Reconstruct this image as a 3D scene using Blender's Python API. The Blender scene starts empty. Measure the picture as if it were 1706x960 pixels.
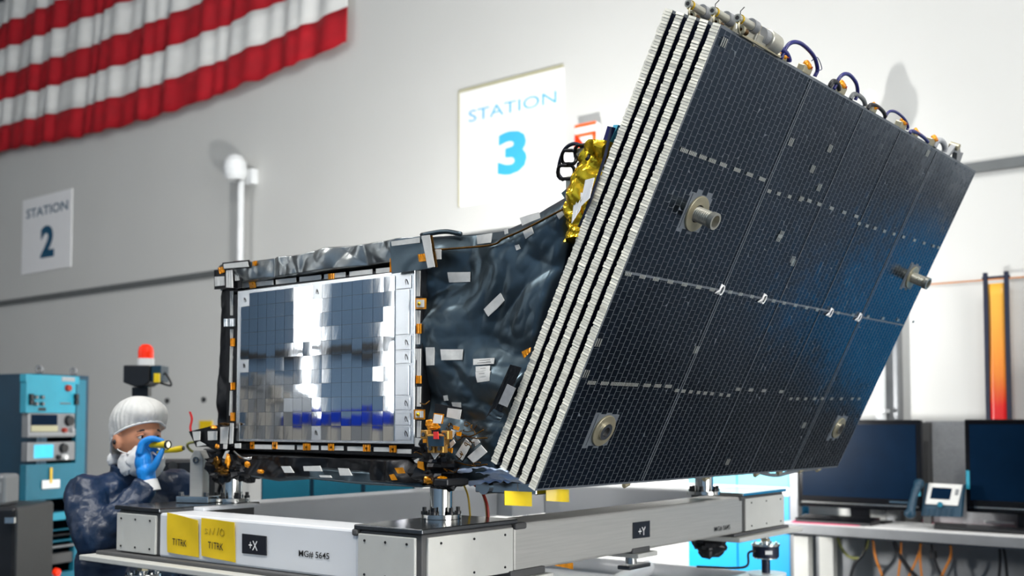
import bpy, bmesh, math, random
from mathutils import Vector, Matrix, noise
random.seed(7)
D = bpy.data
SC = bpy.context.scene
COL = SC.collection
V = Vector
# ------------------------------------------------------------------ camera
FPX, PCX, PCY = 1845.55, 853.0, 609.75          # focal length / principal point, 1706x960 frame
PITCH, YAW, EYE = 0.0510308, 0.889209, 1.64
cam = D.cameras.new('camera'); camo = D.objects.new('camera', cam); COL.objects.link(camo)
camo.location = (0, 0, EYE); camo.rotation_euler = (math.pi/2 + PITCH, 0, -YAW)
cam.sensor_width = 36; cam.lens = 36*FPX/1706; cam.shift_y = (PCY-480)/1706
cam.clip_start = .05; cam.clip_end = 100
cam.dof.use_dof = True; cam.dof.focus_distance = 2.95; cam.dof.aperture_fstop = 3.0
SC.camera = camo
# ------------------------------------------------------------------ world, view, large lights
w = D.worlds.new('world'); SC.world = w; w.use_nodes = True
w.node_tree.nodes['Background'].inputs[0].default_value = (.75, .85, 1, 1)
w.node_tree.nodes['Background'].inputs[1].default_value = .2
vs = SC.view_settings
vs.view_transform = 'Standard'; vs.look = 'None'; vs.gamma = 1; vs.exposure = 0.1
vs.use_curve_mapping = False
def area(name, loc, target, sx, sy, energy, col=(1, 1, 1), spread=math.pi):
    l = D.lights.new(name, 'AREA'); l.shape = 'RECTANGLE'; l.size = sx; l.size_y = sy
    l.energy = energy; l.color = col; l.spread = spread
    o = D.objects.new(name, l); COL.objects.link(o); o.location = loc
    o.rotation_euler = (V(target)-V(loc)).to_track_quat('-Z', 'Y').to_euler()
    return o
WALLX, OPPX, CEIL = 7.35, -6.0, 10.6
CEILING_LAMPS = [(-1.6, 1.0), (2.0, -.8), (1.6, -4.8), (-1.5, 9.0)]
LAMP_W = [480, 300, 330, 300]
for i, (lx, ly) in enumerate(CEILING_LAMPS):
    area('ceiling_lamp_light', (lx, ly, 8.9), (lx, ly, 0), 2.2, 1.0, LAMP_W[i], (1, .98, .95))
# work lamp behind the satellite, facing the wall
LAMP = V((4.55, 4.2, 1.55))
area('work_lamp_light', LAMP+V((.05, 0, 0)), LAMP+V((3, 2.0, .8)),   .55, .3, 290, (1, .99, .97))
# ------------------------------------------------------------------ pixel -> direction helpers
FW = V((math.sin(YAW)*math.cos(PITCH), math.cos(YAW)*math.cos(PITCH), math.sin(PITCH)))
RT = V((math.cos(YAW), -math.sin(YAW), 0)); UP = RT.cross(FW); C0 = V((0, 0, EYE))
def ray(px, py): return FW + RT*((px-PCX)/FPX) - UP*((py-PCY)/FPX)
def onx(px, py, x): d = ray(px, py); return C0 + d*(x/d.x)
def ony(px, py, y): d = ray(px, py); return C0 + d*(y/d.y)
def onz(px, py, z): d = ray(px, py); return C0 + d*((z-EYE)/d.z)
def onp(px, py, p, n): d = ray(px, py); n = V(n); return C0 + d*((V(p)-C0).dot(n)/d.dot(n))
def dist(px, py, t): return C0 + ray(px, py)*t
# ------------------------------------------------------------------ materials
def lin(c):
    return tuple(((v/255)/12.92 if v/255 <= .04045 else ((v/255+.055)/1.055)**2.4) for v in c)
MATS = {}
def M(name, col=(200, 200, 200), rough=.5, metal=0., var=.06, vscale=8., bump=0., bscale=40., emit=0., spec=.5,
      alpha=1., trans=0., coat=0., stretch=None, detail=4):
    if name in MATS: return MATS[name]
    m = D.materials.new(name); m.use_nodes = True; nt = m.node_tree; b = nt.nodes['Principled BSDF']
    c = lin(col)
    tc = nt.nodes.new('ShaderNodeTexCoord'); mp = nt.nodes.new('ShaderNodeMapping')
    nt.links.new(tc.outputs['Object'], mp.inputs['Vector'])
    if stretch: mp.inputs['Scale'].default_value = stretch
    nz = nt.nodes.new('ShaderNodeTexNoise'); nz.inputs['Scale'].default_value = vscale; nz.inputs['Detail'].default_value = detail
    nt.links.new(mp.outputs[0], nz.inputs['Vector'])
    rp = nt.nodes.new('ShaderNodeValToRGB')
    rp.color_ramp.elements[0].position = .3; rp.color_ramp.elements[1].position = .7
    rp.color_ramp.elements[0].color = tuple(v*(1-var) for v in c)+(1,)
    rp.color_ramp.elements[1].color = tuple(min(1, v*(1+var)) for v in c)+(1,)
    nt.links.new(nz.outputs['Fac'], rp.inputs['Fac']); nt.links.new(rp.outputs['Color'], b.inputs['Base Color'])
    b.inputs['Roughness'].default_value = rough; b.inputs['Metallic'].default_value = metal
    b.inputs['Specular IOR Level'].default_value = spec
    b.inputs['Alpha'].default_value = alpha; b.inputs['Transmission Weight'].default_value = trans
    b.inputs['Coat Weight'].default_value = coat
    if emit:
        b.inputs['Emission Strength'].default_value = emit; nt.links.new(rp.outputs['Color'], b.inputs['Emission Color'])
    if bump:
        n2 = nt.nodes.new('ShaderNodeTexNoise'); n2.inputs['Scale'].default_value = bscale; n2.inputs['Detail'].default_value = 5
        nt.links.new(mp.outputs[0], n2.inputs['Vector'])
        bp = nt.nodes.new('ShaderNodeBump'); bp.inputs['Strength'].default_value = bump; bp.inputs['Distance'].default_value = .01
        nt.links.new(n2.outputs['Fac'], bp.inputs['Height']); nt.links.new(bp.outputs['Normal'], b.inputs['Normal'])
    MATS[name] = m
    return m
M('wall_paint', (204, 204, 200), .55, var=.015, vscale=1.2)
M('opp_paint', (112, 138, 164), .6, var=.05, vscale=1.)
M('floor_epoxy', (48, 52, 60), .3, var=.06, vscale=2.)
M('ceiling_white', (205, 208, 210), .7)
M('rail_grey', (105, 108, 108), .5, .2)
M('trim_white', (228, 230, 230), .45)
M('daylight', (255, 255, 255), .5, emit=9., var=.01)
M('fill_glow', (255, 255, 255), .5, emit=14., var=.01)  # glow of the added fill panel on the right wall
M('bin_blue', (8, 60, 200), .4)
M('white_powder', (222, 224, 226), .32, var=.02, vscale=5)
M('brushed_steel', (172, 171, 166), .42, .2, var=.05, vscale=6, stretch=(1, 1, 30), bump=.02, bscale=60)
M('plate_white', (190, 190, 184), .5, var=.03, vscale=14)
M('dark_steel', (104, 106, 108), .17, .9, var=.12, vscale=12)
M('polished_steel', (205, 205, 202), .14, 1., var=.06, vscale=20)
M('mid_grey', (128, 130, 132), .4, .3, var=.08)
M('gasket', (78, 78, 78), .6, .1, var=.1)
M('black_plastic', (22, 23, 26), .4, var=.2)
M('black_gloss', (9, 10, 14), .15, var=.1, spec=.3)
M('label_black', (16, 20, 30), .4, var=.05)
M('label_white', (232, 232, 230), .5, var=.02)
M('ink', (18, 18, 20), .6, var=.05)
M('pencil', (150, 128, 14), .8, var=.2, vscale=80)
M('yellow_paper', (226, 190, 12), .55, var=.04, vscale=20)
M('yellow_plastic', (238, 206, 16), .35, var=.04)
M('tape_white', (206, 206, 202), .55, var=.05, vscale=60, bump=.08, bscale=90)
M('tape_grey', (150, 152, 154), .5, var=.08, vscale=60)
M('kapton', (216, 138, 8), .3, .3, var=.3, vscale=50, bump=.15, bscale=60)
M('gold_foil', (246, 198, 46), .2, .85, var=.2, vscale=30)
M('gold_sensor', (182, 136, 66), .35, .7, var=.15, vscale=40)
M('bronze_foil', (86, 58, 16), .3, .9, var=.5, vscale=40)
M('mli_dark', (84, 98, 106), .36, .9, var=.25, vscale=6, bump=.05, bscale=30)
M('mli_silver', (150, 154, 154), .3, .92, var=.3, vscale=9, bump=.08, bscale=30)
M('mli_black', (26, 27, 30), .34, .55, var=.3, vscale=12, bump=.1, bscale=50)
M('mirror', (222, 228, 234), .03, 1., var=.015, vscale=3, bump=.004, bscale=14, stretch=(1, 2.4, .8))
M('mirror_frame', (214, 218, 220), .22, .9, var=.05)
M('seam', (150, 158, 164), .5, .3)
M('core_navy', (10, 22, 48), .5, .1, var=.2)
M('edge_tape', (236, 233, 218), .45, .05, var=.1, vscale=30)
M('substrate', (98, 104, 110), .5, .2, var=.12, vscale=20)
M('cell', (72, 84, 98), .21, 1., var=.25, vscale=2.2)
M('wire_grey', (106, 112, 118), .5, .3)
M('busbar', (190, 192, 184), .35, .7)
M('alu', (178, 176, 164), .35, .7, var=.08, vscale=30)
M('alu_warm', (172, 164, 138), .38, .7, var=.08, vscale=30)
M('cable_blue', (24, 26, 92), .35, var=.1)
M('cable_black', (18, 18, 22), .45)
M('cable_orange', (206, 122, 24), .45)
M('cable_olive', (120, 122, 60), .5)
M('cable_red', (150, 36, 10), .4)
M('cable_yellow', (226, 186, 40), .4)
M('teal_dark', (10, 52, 72), .45, var=.1)
M('teal', (22, 104, 126), .42, var=.06)
M('teal_light', (40, 146, 170), .42, var=.06)
M('screen_teal', (50, 180, 215), .3, emit=.5)
M('screen_off', (6, 26, 46), .3, var=.1, spec=.03)
M('blue_panel', (10, 150, 210), .4, var=.05, vscale=3)
M('cyan_panel', (96, 198, 224), .45, var=.04, vscale=3)
M('red_lens', (232, 44, 6), .2, emit=.35, var=.2, vscale=12)
M('red_cloth', (176, 6, 26), .75, var=.16, vscale=4, bump=.1, bscale=60)
M('white_cloth', (226, 226, 222), .8, var=.04, vscale=4)
M('navy_cloth', (12, 18, 44), .8)
M('sign_white', (240, 240, 240), .4, var=.01)
M('sign_blue_lit', (60, 176, 228), .5, var=.03)  # overexposure of the lettering painted in as a lighter blue
M('sign_navy', (10, 78, 110), .5, var=.03)
M('sign_border', (176, 172, 140), .5)
M('orange_paint', (236, 96, 30), .4)
M('red_tag', (226, 52, 50), .5)
M('cloth_blue', (196, 214, 242), .8, var=.1, vscale=20, bump=.2, bscale=50)
M('pink_paper', (216, 40, 100), .6, var=.15, vscale=14)
M('wood_pale', (196, 190, 180), .5)
M('gown', (9, 34, 62), .4, var=.3, vscale=5, bump=.3, bscale=40, spec=.5)
M('skin', (200, 138, 104), .5, var=.06, vscale=20)
M('glove', (24, 132, 214), .38, var=.1, vscale=30, bump=.2, bscale=70)
M('cap_cloth', (230, 230, 226), .8, var=.04, vscale=14, bump=.7, bscale=26, alpha=.72)
M('mask_cloth', (228, 228, 226), .8, var=.03, bump=.3, bscale=30)
M('hair', (18, 14, 12), .6)
M('eye_white', (220, 216, 210), .2)
M('iris', (30, 20, 14), .15)
M('lip', (150, 80, 70), .5)
M('lens_glass', (250, 250, 235), .1, emit=.8)
M('amber_glare', (226, 150, 40), .4, var=.06)
M('cell_blue_dark', (14, 52, 72), .3)
# red strip: glare on its upper part painted amber, ragged edge to the red
def glare_strip_mat():
    m = D.materials.new('red_glare_strip'); m.use_nodes = True; nt = m.node_tree; b = nt.nodes['Principled BSDF']
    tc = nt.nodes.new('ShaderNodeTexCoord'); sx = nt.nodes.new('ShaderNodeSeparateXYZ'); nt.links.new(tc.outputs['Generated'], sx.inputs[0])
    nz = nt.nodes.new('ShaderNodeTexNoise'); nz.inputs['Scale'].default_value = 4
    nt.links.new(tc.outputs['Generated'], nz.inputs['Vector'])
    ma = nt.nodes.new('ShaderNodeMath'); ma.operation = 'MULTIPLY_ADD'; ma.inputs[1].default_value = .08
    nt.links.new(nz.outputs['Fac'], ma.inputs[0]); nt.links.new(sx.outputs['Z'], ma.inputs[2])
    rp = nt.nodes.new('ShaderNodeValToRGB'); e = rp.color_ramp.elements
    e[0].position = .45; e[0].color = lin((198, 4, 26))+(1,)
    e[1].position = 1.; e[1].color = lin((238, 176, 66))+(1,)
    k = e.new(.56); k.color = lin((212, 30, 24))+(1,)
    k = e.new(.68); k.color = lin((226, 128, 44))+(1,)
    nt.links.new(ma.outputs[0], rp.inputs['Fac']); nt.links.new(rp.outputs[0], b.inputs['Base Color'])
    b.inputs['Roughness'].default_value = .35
    MATS['red_glare_strip'] = m
glare_strip_mat()
# ------------------------------------------------------------------ mesh builder
class MB:
    def __init__(s, mtx=None): s.v = []; s.f = []; s.mi = []; s.M = mtx; s.k = 0
    def add(s, vs, fs):
        o = len(s.v)
        for p in vs:
            p = V(p); s.v.append(s.M @ p if s.M else p)
        for f in fs: s.f.append([i+o for i in f]); s.mi.append(s.k)
        return s
    def hexa(s, p):   # 4 bottom, 4 top
        return s.add(p, [(3, 2, 1, 0), (4, 5, 6, 7), (0, 1, 5, 4), (1, 2, 6, 5), (2, 3, 7, 6), (3, 0, 4, 7)])
    def box(s, c, sz, ax=None):
        c = V(c); ax = ax or (V((1, 0, 0)), V((0, 1, 0)), V((0, 0, 1))); h = [V(a)*(d/2) for a, d in zip(ax, sz)]
        q = [(-1, -1), (1, -1), (1, 1), (-1, 1)]
        return s.hexa([c+h[0]*a+h[1]*b-h[2] for a, b in q]+[c+h[0]*a+h[1]*b+h[2] for a, b in q])
    def bb(s, a, b): a = V(a); b = V(b); return s.box((a+b)/2, [abs(x) for x in (b-a)])
    def prism(s, poly, d):
        n = len(poly); d = V(d); p = [V(q) for q in poly]
        return s.add(p+[q+d for q in p], [tuple(reversed(range(n))), tuple(range(n, 2*n))]+[(i, (i+1) % n, (i+1) % n+n, i+n) for i in range(n)])
    def cyl(s, a, b, r, r2=None, n=16, caps=True):
        a = V(a); b = V(b); r2 = r if r2 is None else r2; d = (b-a).normalized()
        u = d.orthogonal().normalized(); w_ = d.cross(u)
        vs_ = [];
        for c, rr in ((a, r), (b, r2)):
            for i in range(n):
                t = 2*math.pi*i/n; vs_.append(c+u*(math.cos(t)*rr)+w_*(math.sin(t)*rr))
        fs = [(i, (i+1) % n, (i+1) % n+n, i+n) for i in range(n)]
        if caps: fs += [tuple(reversed(range(n))), tuple(range(n, 2*n))]
        return s.add(vs_, fs)
    def ring(s, c, ax, ro, ri, th, n=24):
        ax = V(ax).normalized(); u = ax.orthogonal().normalized(); w_ = ax.cross(u); c = V(c); vs_ = []
        for h in (0, th):
            for r in (ro, ri):
                for i in range(n):
                    t = 2*math.pi*i/n; vs_.append(c+ax*h+u*(math.cos(t)*r)+w_*(math.sin(t)*r))
        fs = []
        for i in range(n):
            j = (i+1) % n
            fs += [(i, j, n+j, n+i), (2*n+i, 3*n+i, 3*n+j, 2*n+j), (i, 2*n+i, 2*n+j, j), (n+i, n+j, 3*n+j, 3*n+i)]
        return s.add(vs_, fs)
    def tube(s, pts, r, n=8, caps=True, flat=None):
        pts = [V(p) for p in pts]; L = len(pts); rs = r if isinstance(r, (list, tuple)) else [r]*L
        up = None; vs_ = []
        for i, p in enumerate(pts):
            t = (pts[min(i+1, L-1)]-pts[max(i-1, 0)]).normalized()
            if up is None: up = t.orthogonal().normalized()
            up = (up-t*up.dot(t)).normalized(); sd = t.cross(up)
            for k in range(n):
                a = 2*math.pi*k/n; vs_.append(p+up*(math.cos(a)*rs[i])+sd*(math.sin(a)*rs[i]*(flat or 1)))
        fs = [(i*n+k, i*n+(k+1) % n, (i+1)*n+(k+1) % n, (i+1)*n+k) for i in range(L-1) for k in range(n)]
        if caps: fs += [tuple(reversed(range(n))), tuple(range((L-1)*n, L*n))]
        return s.add(vs_, fs)
    def sph(s, c, r, nu=16, nv=10, fn=None, ax=None):
        c = V(c); r = r if isinstance(r, (tuple, list)) else (r, r, r); ax = ax or (V((1, 0, 0)), V((0, 1, 0)), V((0, 0, 1)))
        vs_ = [];
        def pt(x, y, z):
            q = V((x*r[0], y*r[1], z*r[2]))
            if fn: q = fn(q, V((x, y, z)))
            return c+ax[0]*q.x+ax[1]*q.y+ax[2]*q.z
        vs_.append(pt(0, 0, -1))
        for j in range(1, nv):
            ph = -math.pi/2+math.pi*j/nv
            for i in range(nu):
                t = 2*math.pi*i/nu; vs_.append(pt(math.cos(ph)*math.cos(t), math.cos(ph)*math.sin(t), math.sin(ph)))
        vs_.append(pt(0, 0, 1)); e = len(vs_)-1
        fs = [(0, 1+(i+1) % nu, 1+i) for i in range(nu)]
        for j in range(nv-2):
            for i in range(nu):
                a = 1+j*nu; fs.append((a+i, a+(i+1) % nu, a+nu+(i+1) % nu, a+nu+i))
        a = 1+(nv-2)*nu; fs += [(a+i, a+(i+1) % nu, e) for i in range(nu)]
        return s.add(vs_, fs)
    def grid(s, fn, nu, nv, flip=False):
        vs_ = [fn(i/nu, j/nv) for j in range(nv+1) for i in range(nu+1)]; w_ = nu+1
        fs = [(j*w_+i, j*w_+i+1, (j+1)*w_+i+1, (j+1)*w_+i) for j in range(nv) for i in range(nu)]
        if flip: fs = [tuple(reversed(f)) for f in fs]
        return s.add(vs_, fs)
    def slab(s, fn, nu, nv, off):   # grid with thickness: off = vector offset of the back
        off = V(off); w_ = nu+1; n = (nu+1)*(nv+1)
        p = [V(fn(i/nu, j/nv)) for j in range(nv+1) for i in range(nu+1)]
        fs = [(j*w_+i, j*w_+i+1, (j+1)*w_+i+1, (j+1)*w_+i) for j in range(nv) for i in range(nu)]
        fs += [tuple(reversed([k+n for k in f])) for f in fs[:]]
        bd = [i for i in range(nu)]+[j*w_+nu for j in range(nv)]+[nv*w_+i for i in range(nu, 0, -1)]+[j*w_ for j in range(nv, 0, -1)]
        m = len(bd); fs += [(bd[(k+1) % m], bd[k], bd[k]+n, bd[(k+1) % m]+n) for k in range(m)]
        return s.add(p+[q+off for q in p], fs)
    def mesh(s, name, mats):
        me = D.meshes.new(name); me.from_pydata([tuple(p) for p in s.v], [], s.f)
        for m in mats: me.materials.append(MATS[m])
        if len(mats) > 1: me.polygons.foreach_set('material_index', s.mi)
        return me
    def build(s, name, mat, parent=None, smooth=False, bevel=0, kind=None, label=None, seg=2):
        me = s.mesh(name, [mat] if isinstance(mat, str) else mat)
        if smooth:
            me.polygons.foreach_set('use_smooth', [True]*len(me.polygons))
            if smooth != True: me.set_sharp_from_angle(angle=math.radians(smooth))
        o = D.objects.new(name, me); COL.objects.link(o)
        if parent: adopt(o, parent)
        if bevel:
            b = o.modifiers.new('bevel', 'BEVEL'); b.width = bevel; b.segments = seg; b.limit_method = 'ANGLE'; b.angle_limit = .6
        if kind: o['kind'] = kind
        if label: o['label'] = label
        return o
def adopt(o, parent):
    o.parent = parent
    o.matrix_parent_inverse = Matrix.Translation(parent.location).inverted() if parent.type == 'EMPTY' else Matrix.Identity(4)
def thing(name, loc, label, cat, group=None):
    o = D.objects.new(name, None); COL.objects.link(o); o.location = loc; o.empty_display_size = .1
    return tag(o, label, cat, group)
def tag(o, label, cat, group=None):
    o['label'] = label; o['category'] = cat
    if group: o['group'] = group
    return o
def struct(o): o['kind'] = 'structure'; return o
def inst(name, me, mtx, parent):
    o = D.objects.new(name, me); COL.objects.link(o); o.matrix_world = mtx
    o.parent = parent
    o.matrix_parent_inverse = Matrix.Translation(parent.location).inverted() if parent.type == 'EMPTY' else Matrix.Identity(4)
    o.matrix_basis = mtx
    return o
_txt = {}
def text(name, body, o, ux, uy, width, height, mat, parent, bold=0., shear=0., depth=.0012):
    key = (body, bold)
    if key not in _txt:
        cu = D.curves.new('t', 'FONT'); cu.body = body; cu.offset = bold; cu.resolution_u = 3
        to = D.objects.new('t', cu); COL.objects.link(to)
        dg = bpy.context.evaluated_depsgraph_get(); me = D.meshes.new_from_object(to.evaluated_get(dg))
        _txt[key] = ([v.co.copy() for v in me.vertices], [tuple(p.vertices) for p in me.polygons])
        D.objects.remove(to); D.curves.remove(cu); D.meshes.remove(me)
    vs_, fs = _txt[key]
    x0 = min(p.x for p in vs_); x1 = max(p.x for p in vs_); y0 = min(p.y for p in vs_); y1 = max(p.y for p in vs_)
    ux = V(ux); uy = V(uy); n = ux.cross(uy).normalized(); o = V(o)
    P = [o+ux*((p.x-x0)/(x1-x0)*width+shear*(p.y-y0)/(y1-y0)*height)+uy*((p.y-y0)/(y1-y0)*height)+n*depth for p in vs_]
    mb = MB(); mb.add(P, fs)
    return mb.build(name, mat, parent)
def arc(a, b, h, n=14, side=V((0, 0, 0))):   # loop from a to b bulging by vector h
    a = V(a); b = V(b); h = V(h); return [a.lerp(b, t/n)+h*math.sin(math.pi*t/n)+side*math.sin(2*math.pi*t/n) for t in range(n+1)]
def bez(pts, n=10):   # Catmull-Rom through points
    pts = [V(p) for p in pts]; q = [pts[0]*2-pts[1]]+pts+[pts[-1]*2-pts[-2]]; out = []
    for i in range(1, len(q)-2):
        for k in range(n):
            t = k/n; a, b, c, d = q[i-1:i+3]
            out.append(.5*((2*b)+(c-a)*t+(2*a-5*b+4*c-d)*t*t+(3*b-a-3*c+d)*t**3))
    return out+[pts[-1]]
XV, YV, ZV = V((1, 0, 0)), V((0, 1, 0)), V((0, 0, 1))
# ================================================================== THE ROOM
Y0, Y1 = -9.0, 30.0
struct(MB().bb((OPPX-.3, Y0-.3, -.2), (WALLX+.3, Y1+.3, 0)).build('floor', 'floor_epoxy'))
struct(MB().bb((OPPX-.3, Y0-.3, CEIL), (WALLX+.3, Y1+.3, CEIL+.2)).build('ceiling', 'ceiling_white'))
wall_back = struct(MB().bb((WALLX, Y0, 0), (WALLX+.3, Y1, CEIL)).build('wall_back', 'wall_paint'))
struct(MB().bb((OPPX-.3, Y0, 0), (OPPX, Y1, CEIL)).build('wall_front', 'opp_paint'))
struct(MB().bb((OPPX-.3, Y1, 0), (WALLX+.3, Y1+.3, CEIL)).build('wall_left', 'wall_paint'))
struct(MB().bb((OPPX-.3, Y0-.3, 0), (WALLX+.3, Y0, CEIL)).build('wall_right', 'wall_paint'))
zr = onx(0, 506, WALLX).z
m = MB().bb((WALLX-.035, Y0, zr-.035), (WALLX, Y1, zr+.03))
struct(m.build('trim_1', 'rail_grey'))
for i, (lx, ly) in enumerate(CEILING_LAMPS):
    t = thing('high_bay_lamp', (lx, ly, 8.92), ['white high bay ceiling lamp over the camera side of the hall', 'white high bay ceiling lamp above the near side of the satellite', 'white high bay ceiling lamp above the far end of the desk', 'white high bay ceiling lamp far down the camera side'][i], 'lamp', 'high bay ceiling lamps')
    MB().bb((lx-1.2, ly-.6, 8.92), (lx+1.2, ly+.6, 9.05)).build('housing', 'trim_white', t, bevel=.02)
    for dx in (-.8, .8): MB().cyl((lx+dx, ly, 9.05), (lx+dx, ly, CEIL-.022), .012).build('drop_rod', 'rail_grey', t)
# tall daylight windows in the wall behind the camera (mirrored in the radiator)
XR = 2.315
def virt(px, py, x): q = onx(px, py, 2*XR-x); return V((x, q.y, q.z))
for i, (p0, p1) in enumerate(((505, 545), (652, 690))):
    a = virt(p0, 600, OPPX); b = virt(p1, 600, OPPX)
    t = struct(MB().bb((OPPX, min(a.y, b.y), .4), (OPPX+.03, max(a.y, b.y), 7.6)).build('window_%d' % (i+1), 'daylight'))
    m = MB(); ya, yb = min(a.y, b.y), max(a.y, b.y)
    for yy in (ya, yb): m.bb((OPPX, yy-.05, .35), (OPPX+.08, yy+.05, 7.65))
    for zz in (.4, 2.2, 4., 5.8, 7.6): m.bb((OPPX, ya, zz-.03), (OPPX+.07, yb, zz+.03))
    m.build('window_frame', 'trim_white', t)
t = struct(MB().bb((-1.5, Y0, .5), (4.0, Y0+.03, 4.6)).build('window_3', 'fill_glow'))  # added glowing fill panel in window shape, no window known here
m = MB()
for xx in (-1.5, -.12, 1.25, 2.62, 4.0): m.bb((xx-.05, Y0, .45), (xx+.05, Y0+.08, 4.65))
for zz in (.5, 2.5, 4.6): m.bb((-1.5, Y0, zz-.04), (4., Y0+.07, zz+.04))
m.build('window_frame', 'trim_white', t)  # frame around the added fill panel
# ---- cabinets along that wall, seen only as reflections in the radiator
def locker(px0, px1, top, mat, dm, label):
    x1 = OPPX+1.1; a, b = sorted((virt(px0, 690, x1).y, virt(px1, 690, x1).y)); x0 = x1-.5
    t = thing('storage_locker', ((x0+x1)/2, (a+b)/2, 0), label, 'cabinet', 'lockers mirrored in the radiator')
    MB().bb((x0, a, 0), (x1-.02, b, top)).build('locker_body', mat, t, bevel=.005)
    for k in range(2):
        y0, y1 = a+(b-a)*k/2, a+(b-a)*(k+1)/2
        for z0, z1, dm in ((.08, top*.45, 'tape_grey'), (top*.46, top*.905, 'wood_pale' if k else 'tape_grey'), (top*.915, top-.005, dm)):
            d_ = MB().bb((x1-.02, y0+.01, z0), (x1, y1-.01, z1)).build('locker_door', dm, t, bevel=.004); MB().bb((x1, y1-.08, (z0+z1)/2-.06), (x1+.02, y1-.05, (z0+z1)/2+.06)).build('door_handle', 'polished_steel', d_)
locker(484, 548, 1.78, 'mid_grey', 'bin_blue', 'blue topped locker mirrored low in the radiator, leftmost of three')
locker(550, 616, 1.78, 'mid_grey', 'bin_blue', 'blue topped locker mirrored low in the radiator, middle of three')
locker(618, 684, 1.78, 'mid_grey', 'bin_blue', 'blue topped locker mirrored low in the radiator, rightmost of three')
locker(405, 440, 2.3, 'mid_grey', 'tape_grey', 'pale grey locker mirrored at the left of the radiator')
locker(444, 480, 2.05, 'mid_grey', 'wood_pale', 'cream locker mirrored left of the bright window in the radiator')
struct(MB().bb((OPPX, Y0, 2.62), (OPPX+.06, Y1, 2.72)).build('trim_2', 'gasket'))
# ================================================================== WALL FITTINGS
def sign(px0, px1, ptop, pbot, num, label, border, tcol, ncol, tpx, npx, tb):
    x = WALLX-.012; a = onx(px0, ptop[0], x); b = onx(px1, ptop[1], x); c = onx(px0, pbot, x)
    zt = (a.z+b.z)/2; t = thing('station_sign', (WALLX, (a.y+b.y)/2, c.z), label, 'sign')
    MB().bb((x, b.y, c.z), (WALLX, a.y, zt)).build('board', 'sign_white' , t)
    if border:
        m = MB(); m.bb((x-.006, b.y, zt-.012), (WALLX, a.y, zt+.014)); m.build('border_trim', 'sign_border', t)
        m = MB(); m.bb((x-.006, a.y-.008, c.z), (WALLX, a.y+.008, zt)); m.build('border_trim', 'sign_border', t)
    p = onx(tpx[0], tpx[1], x); q = onx(tpx[2], tpx[3], x); h = onx(tpx[0], tpx[1]-tpx[4], x).z-p.z
    text('sign_word', 'STATION', (x, p.y, p.z), (0, -1, 0), ZV, p.y-q.y, h, tcol, t, tb)
    p = onx(npx[0], npx[1], x); q = onx(npx[2], npx[3], x)
    text('sign_numeral', num, (x, p.y, (p.z)), (0, -1, 0), ZV, p.y-q.y, onx(npx[0], npx[1]-npx[4], x).z-p.z, ncol, t, .045)
sign(38, 120, (334, 314), 458, '2', 'white station 2 sign with dark blue lettering on the far wall', False, 'sign_navy', 'sign_navy', (44, 365, 113, 351, 15), (67, 431, 90, 425, 53), .012)
sign(765, 938, (153, 110), 345, '3', 'white station 3 sign with blue lettering paled by painted overexposure behind the satellite', True, 'sign_blue_lit', 'sign_blue_lit', (781, 204, 927, 171, 19), (829, 295, 878, 284, 72), -.004)
# flag
fx = WALLX-.1
yR = onx(577, 60, fx).y; yC = onx(20, 5, fx).y; sw = (onx(2, 137, fx).z-onx(2, 221, fx).z)/2
zb = onx(578, 70, fx).z; hoist = yC+(yC-yR)*.62
t = thing('flag', (fx, (yR+hoist)/2, zb), 'large red and white striped flag hung high on the wall', 'flag')
def fpt(y, r):   # r = stripe coordinate from the bottom (0..13)
    s = (hoist-y)/(hoist-yR); sag = -.16*math.sin(math.pi*min(1, max(0, (y-yR)/(yC-yR))))*max(0, 1-r/7)
    fold = .035*math.sin(y*9+1.2*math.sin(y*2.3)+r*.55)+.022*math.sin(y*21+r*.9+math.sin(y*5))
    wid = sw*r if r > 0 else 0
    return V((fx+fold*(.6+.05*r), y-.03*r*(1-s)+.012*math.sin(y*9+r), zb+wid+sag+.012*math.sin(y*12)*(1 if r == 0 else .3)))
for k in range(13):
    yl = hoist if k < 6 else yC
    MB().slab(lambda u, v, k=k, yl=yl: fpt(yR+(yl-yR)*u, k+v), 260, 3, (.004, 0, 0)).build('stripe', 'red_cloth' if k % 2 == 0 else 'white_cloth', t, smooth=True)
MB().slab(lambda u, v: fpt(yC+(hoist-yC)*u, 6+7*v), 60, 12, (.004, 0, 0)).build('canton', 'navy_cloth', t, smooth=True)
# dome lamps on conduits
def dome(px, py, pbot, r, label, tall):
    x = WALLX-.2; c = onx(px, py, x); b = onx(px+3, pbot, WALLX-.03)
    t = thing('wall_beacon', (WALLX, c.y, b.z), label, 'wall fitting')
    prof = [(0, -.9*r), (.75*r, -.9*r), (.95*r, -.5*r), (r, 0)]+([(.92*r, tall*.5), (.6*r, tall*.85), (.0001, tall)] if tall < .2 else [(.95*r, tall*.2), (.62*r, tall*.45), (.5*r, tall*.75), (.34*r, tall*.93), (.0001, tall)])
    m = MB(); n = 20
    for i in range(len(prof)-1):
        m.cyl(c+ZV*prof[i][1], c+ZV*prof[i+1][1], max(prof[i][0], 1e-4), max(prof[i+1][0], 1e-4), n, caps=(i == 0))
    m.build('dome', 'trim_white', t, smooth=50)
    m = MB(); m.bb((x, c.y-.03, c.z-r*.5), (WALLX, c.y+.03, c.z-r*.3)); m.bb((WALLX-.08, c.y-.12, c.z-r*1.1), (WALLX, c.y+.0, c.z+.02)); m.build('bracket', 'trim_white', t)
    MB().cyl((x+.06, c.y-.02, b.z), (x+.06, c.y-.02, c.z-.9*r), .035, n=12).build('conduit', 'trim_white', t, smooth=60)
    for zz in (b.z+.3, (b.z+c.z)/2): MB().bb((x+.02, c.y-.06, zz-.012), (WALLX, c.y+.02, zz+.012)).build('clamp', 'trim_white', t)
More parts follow.
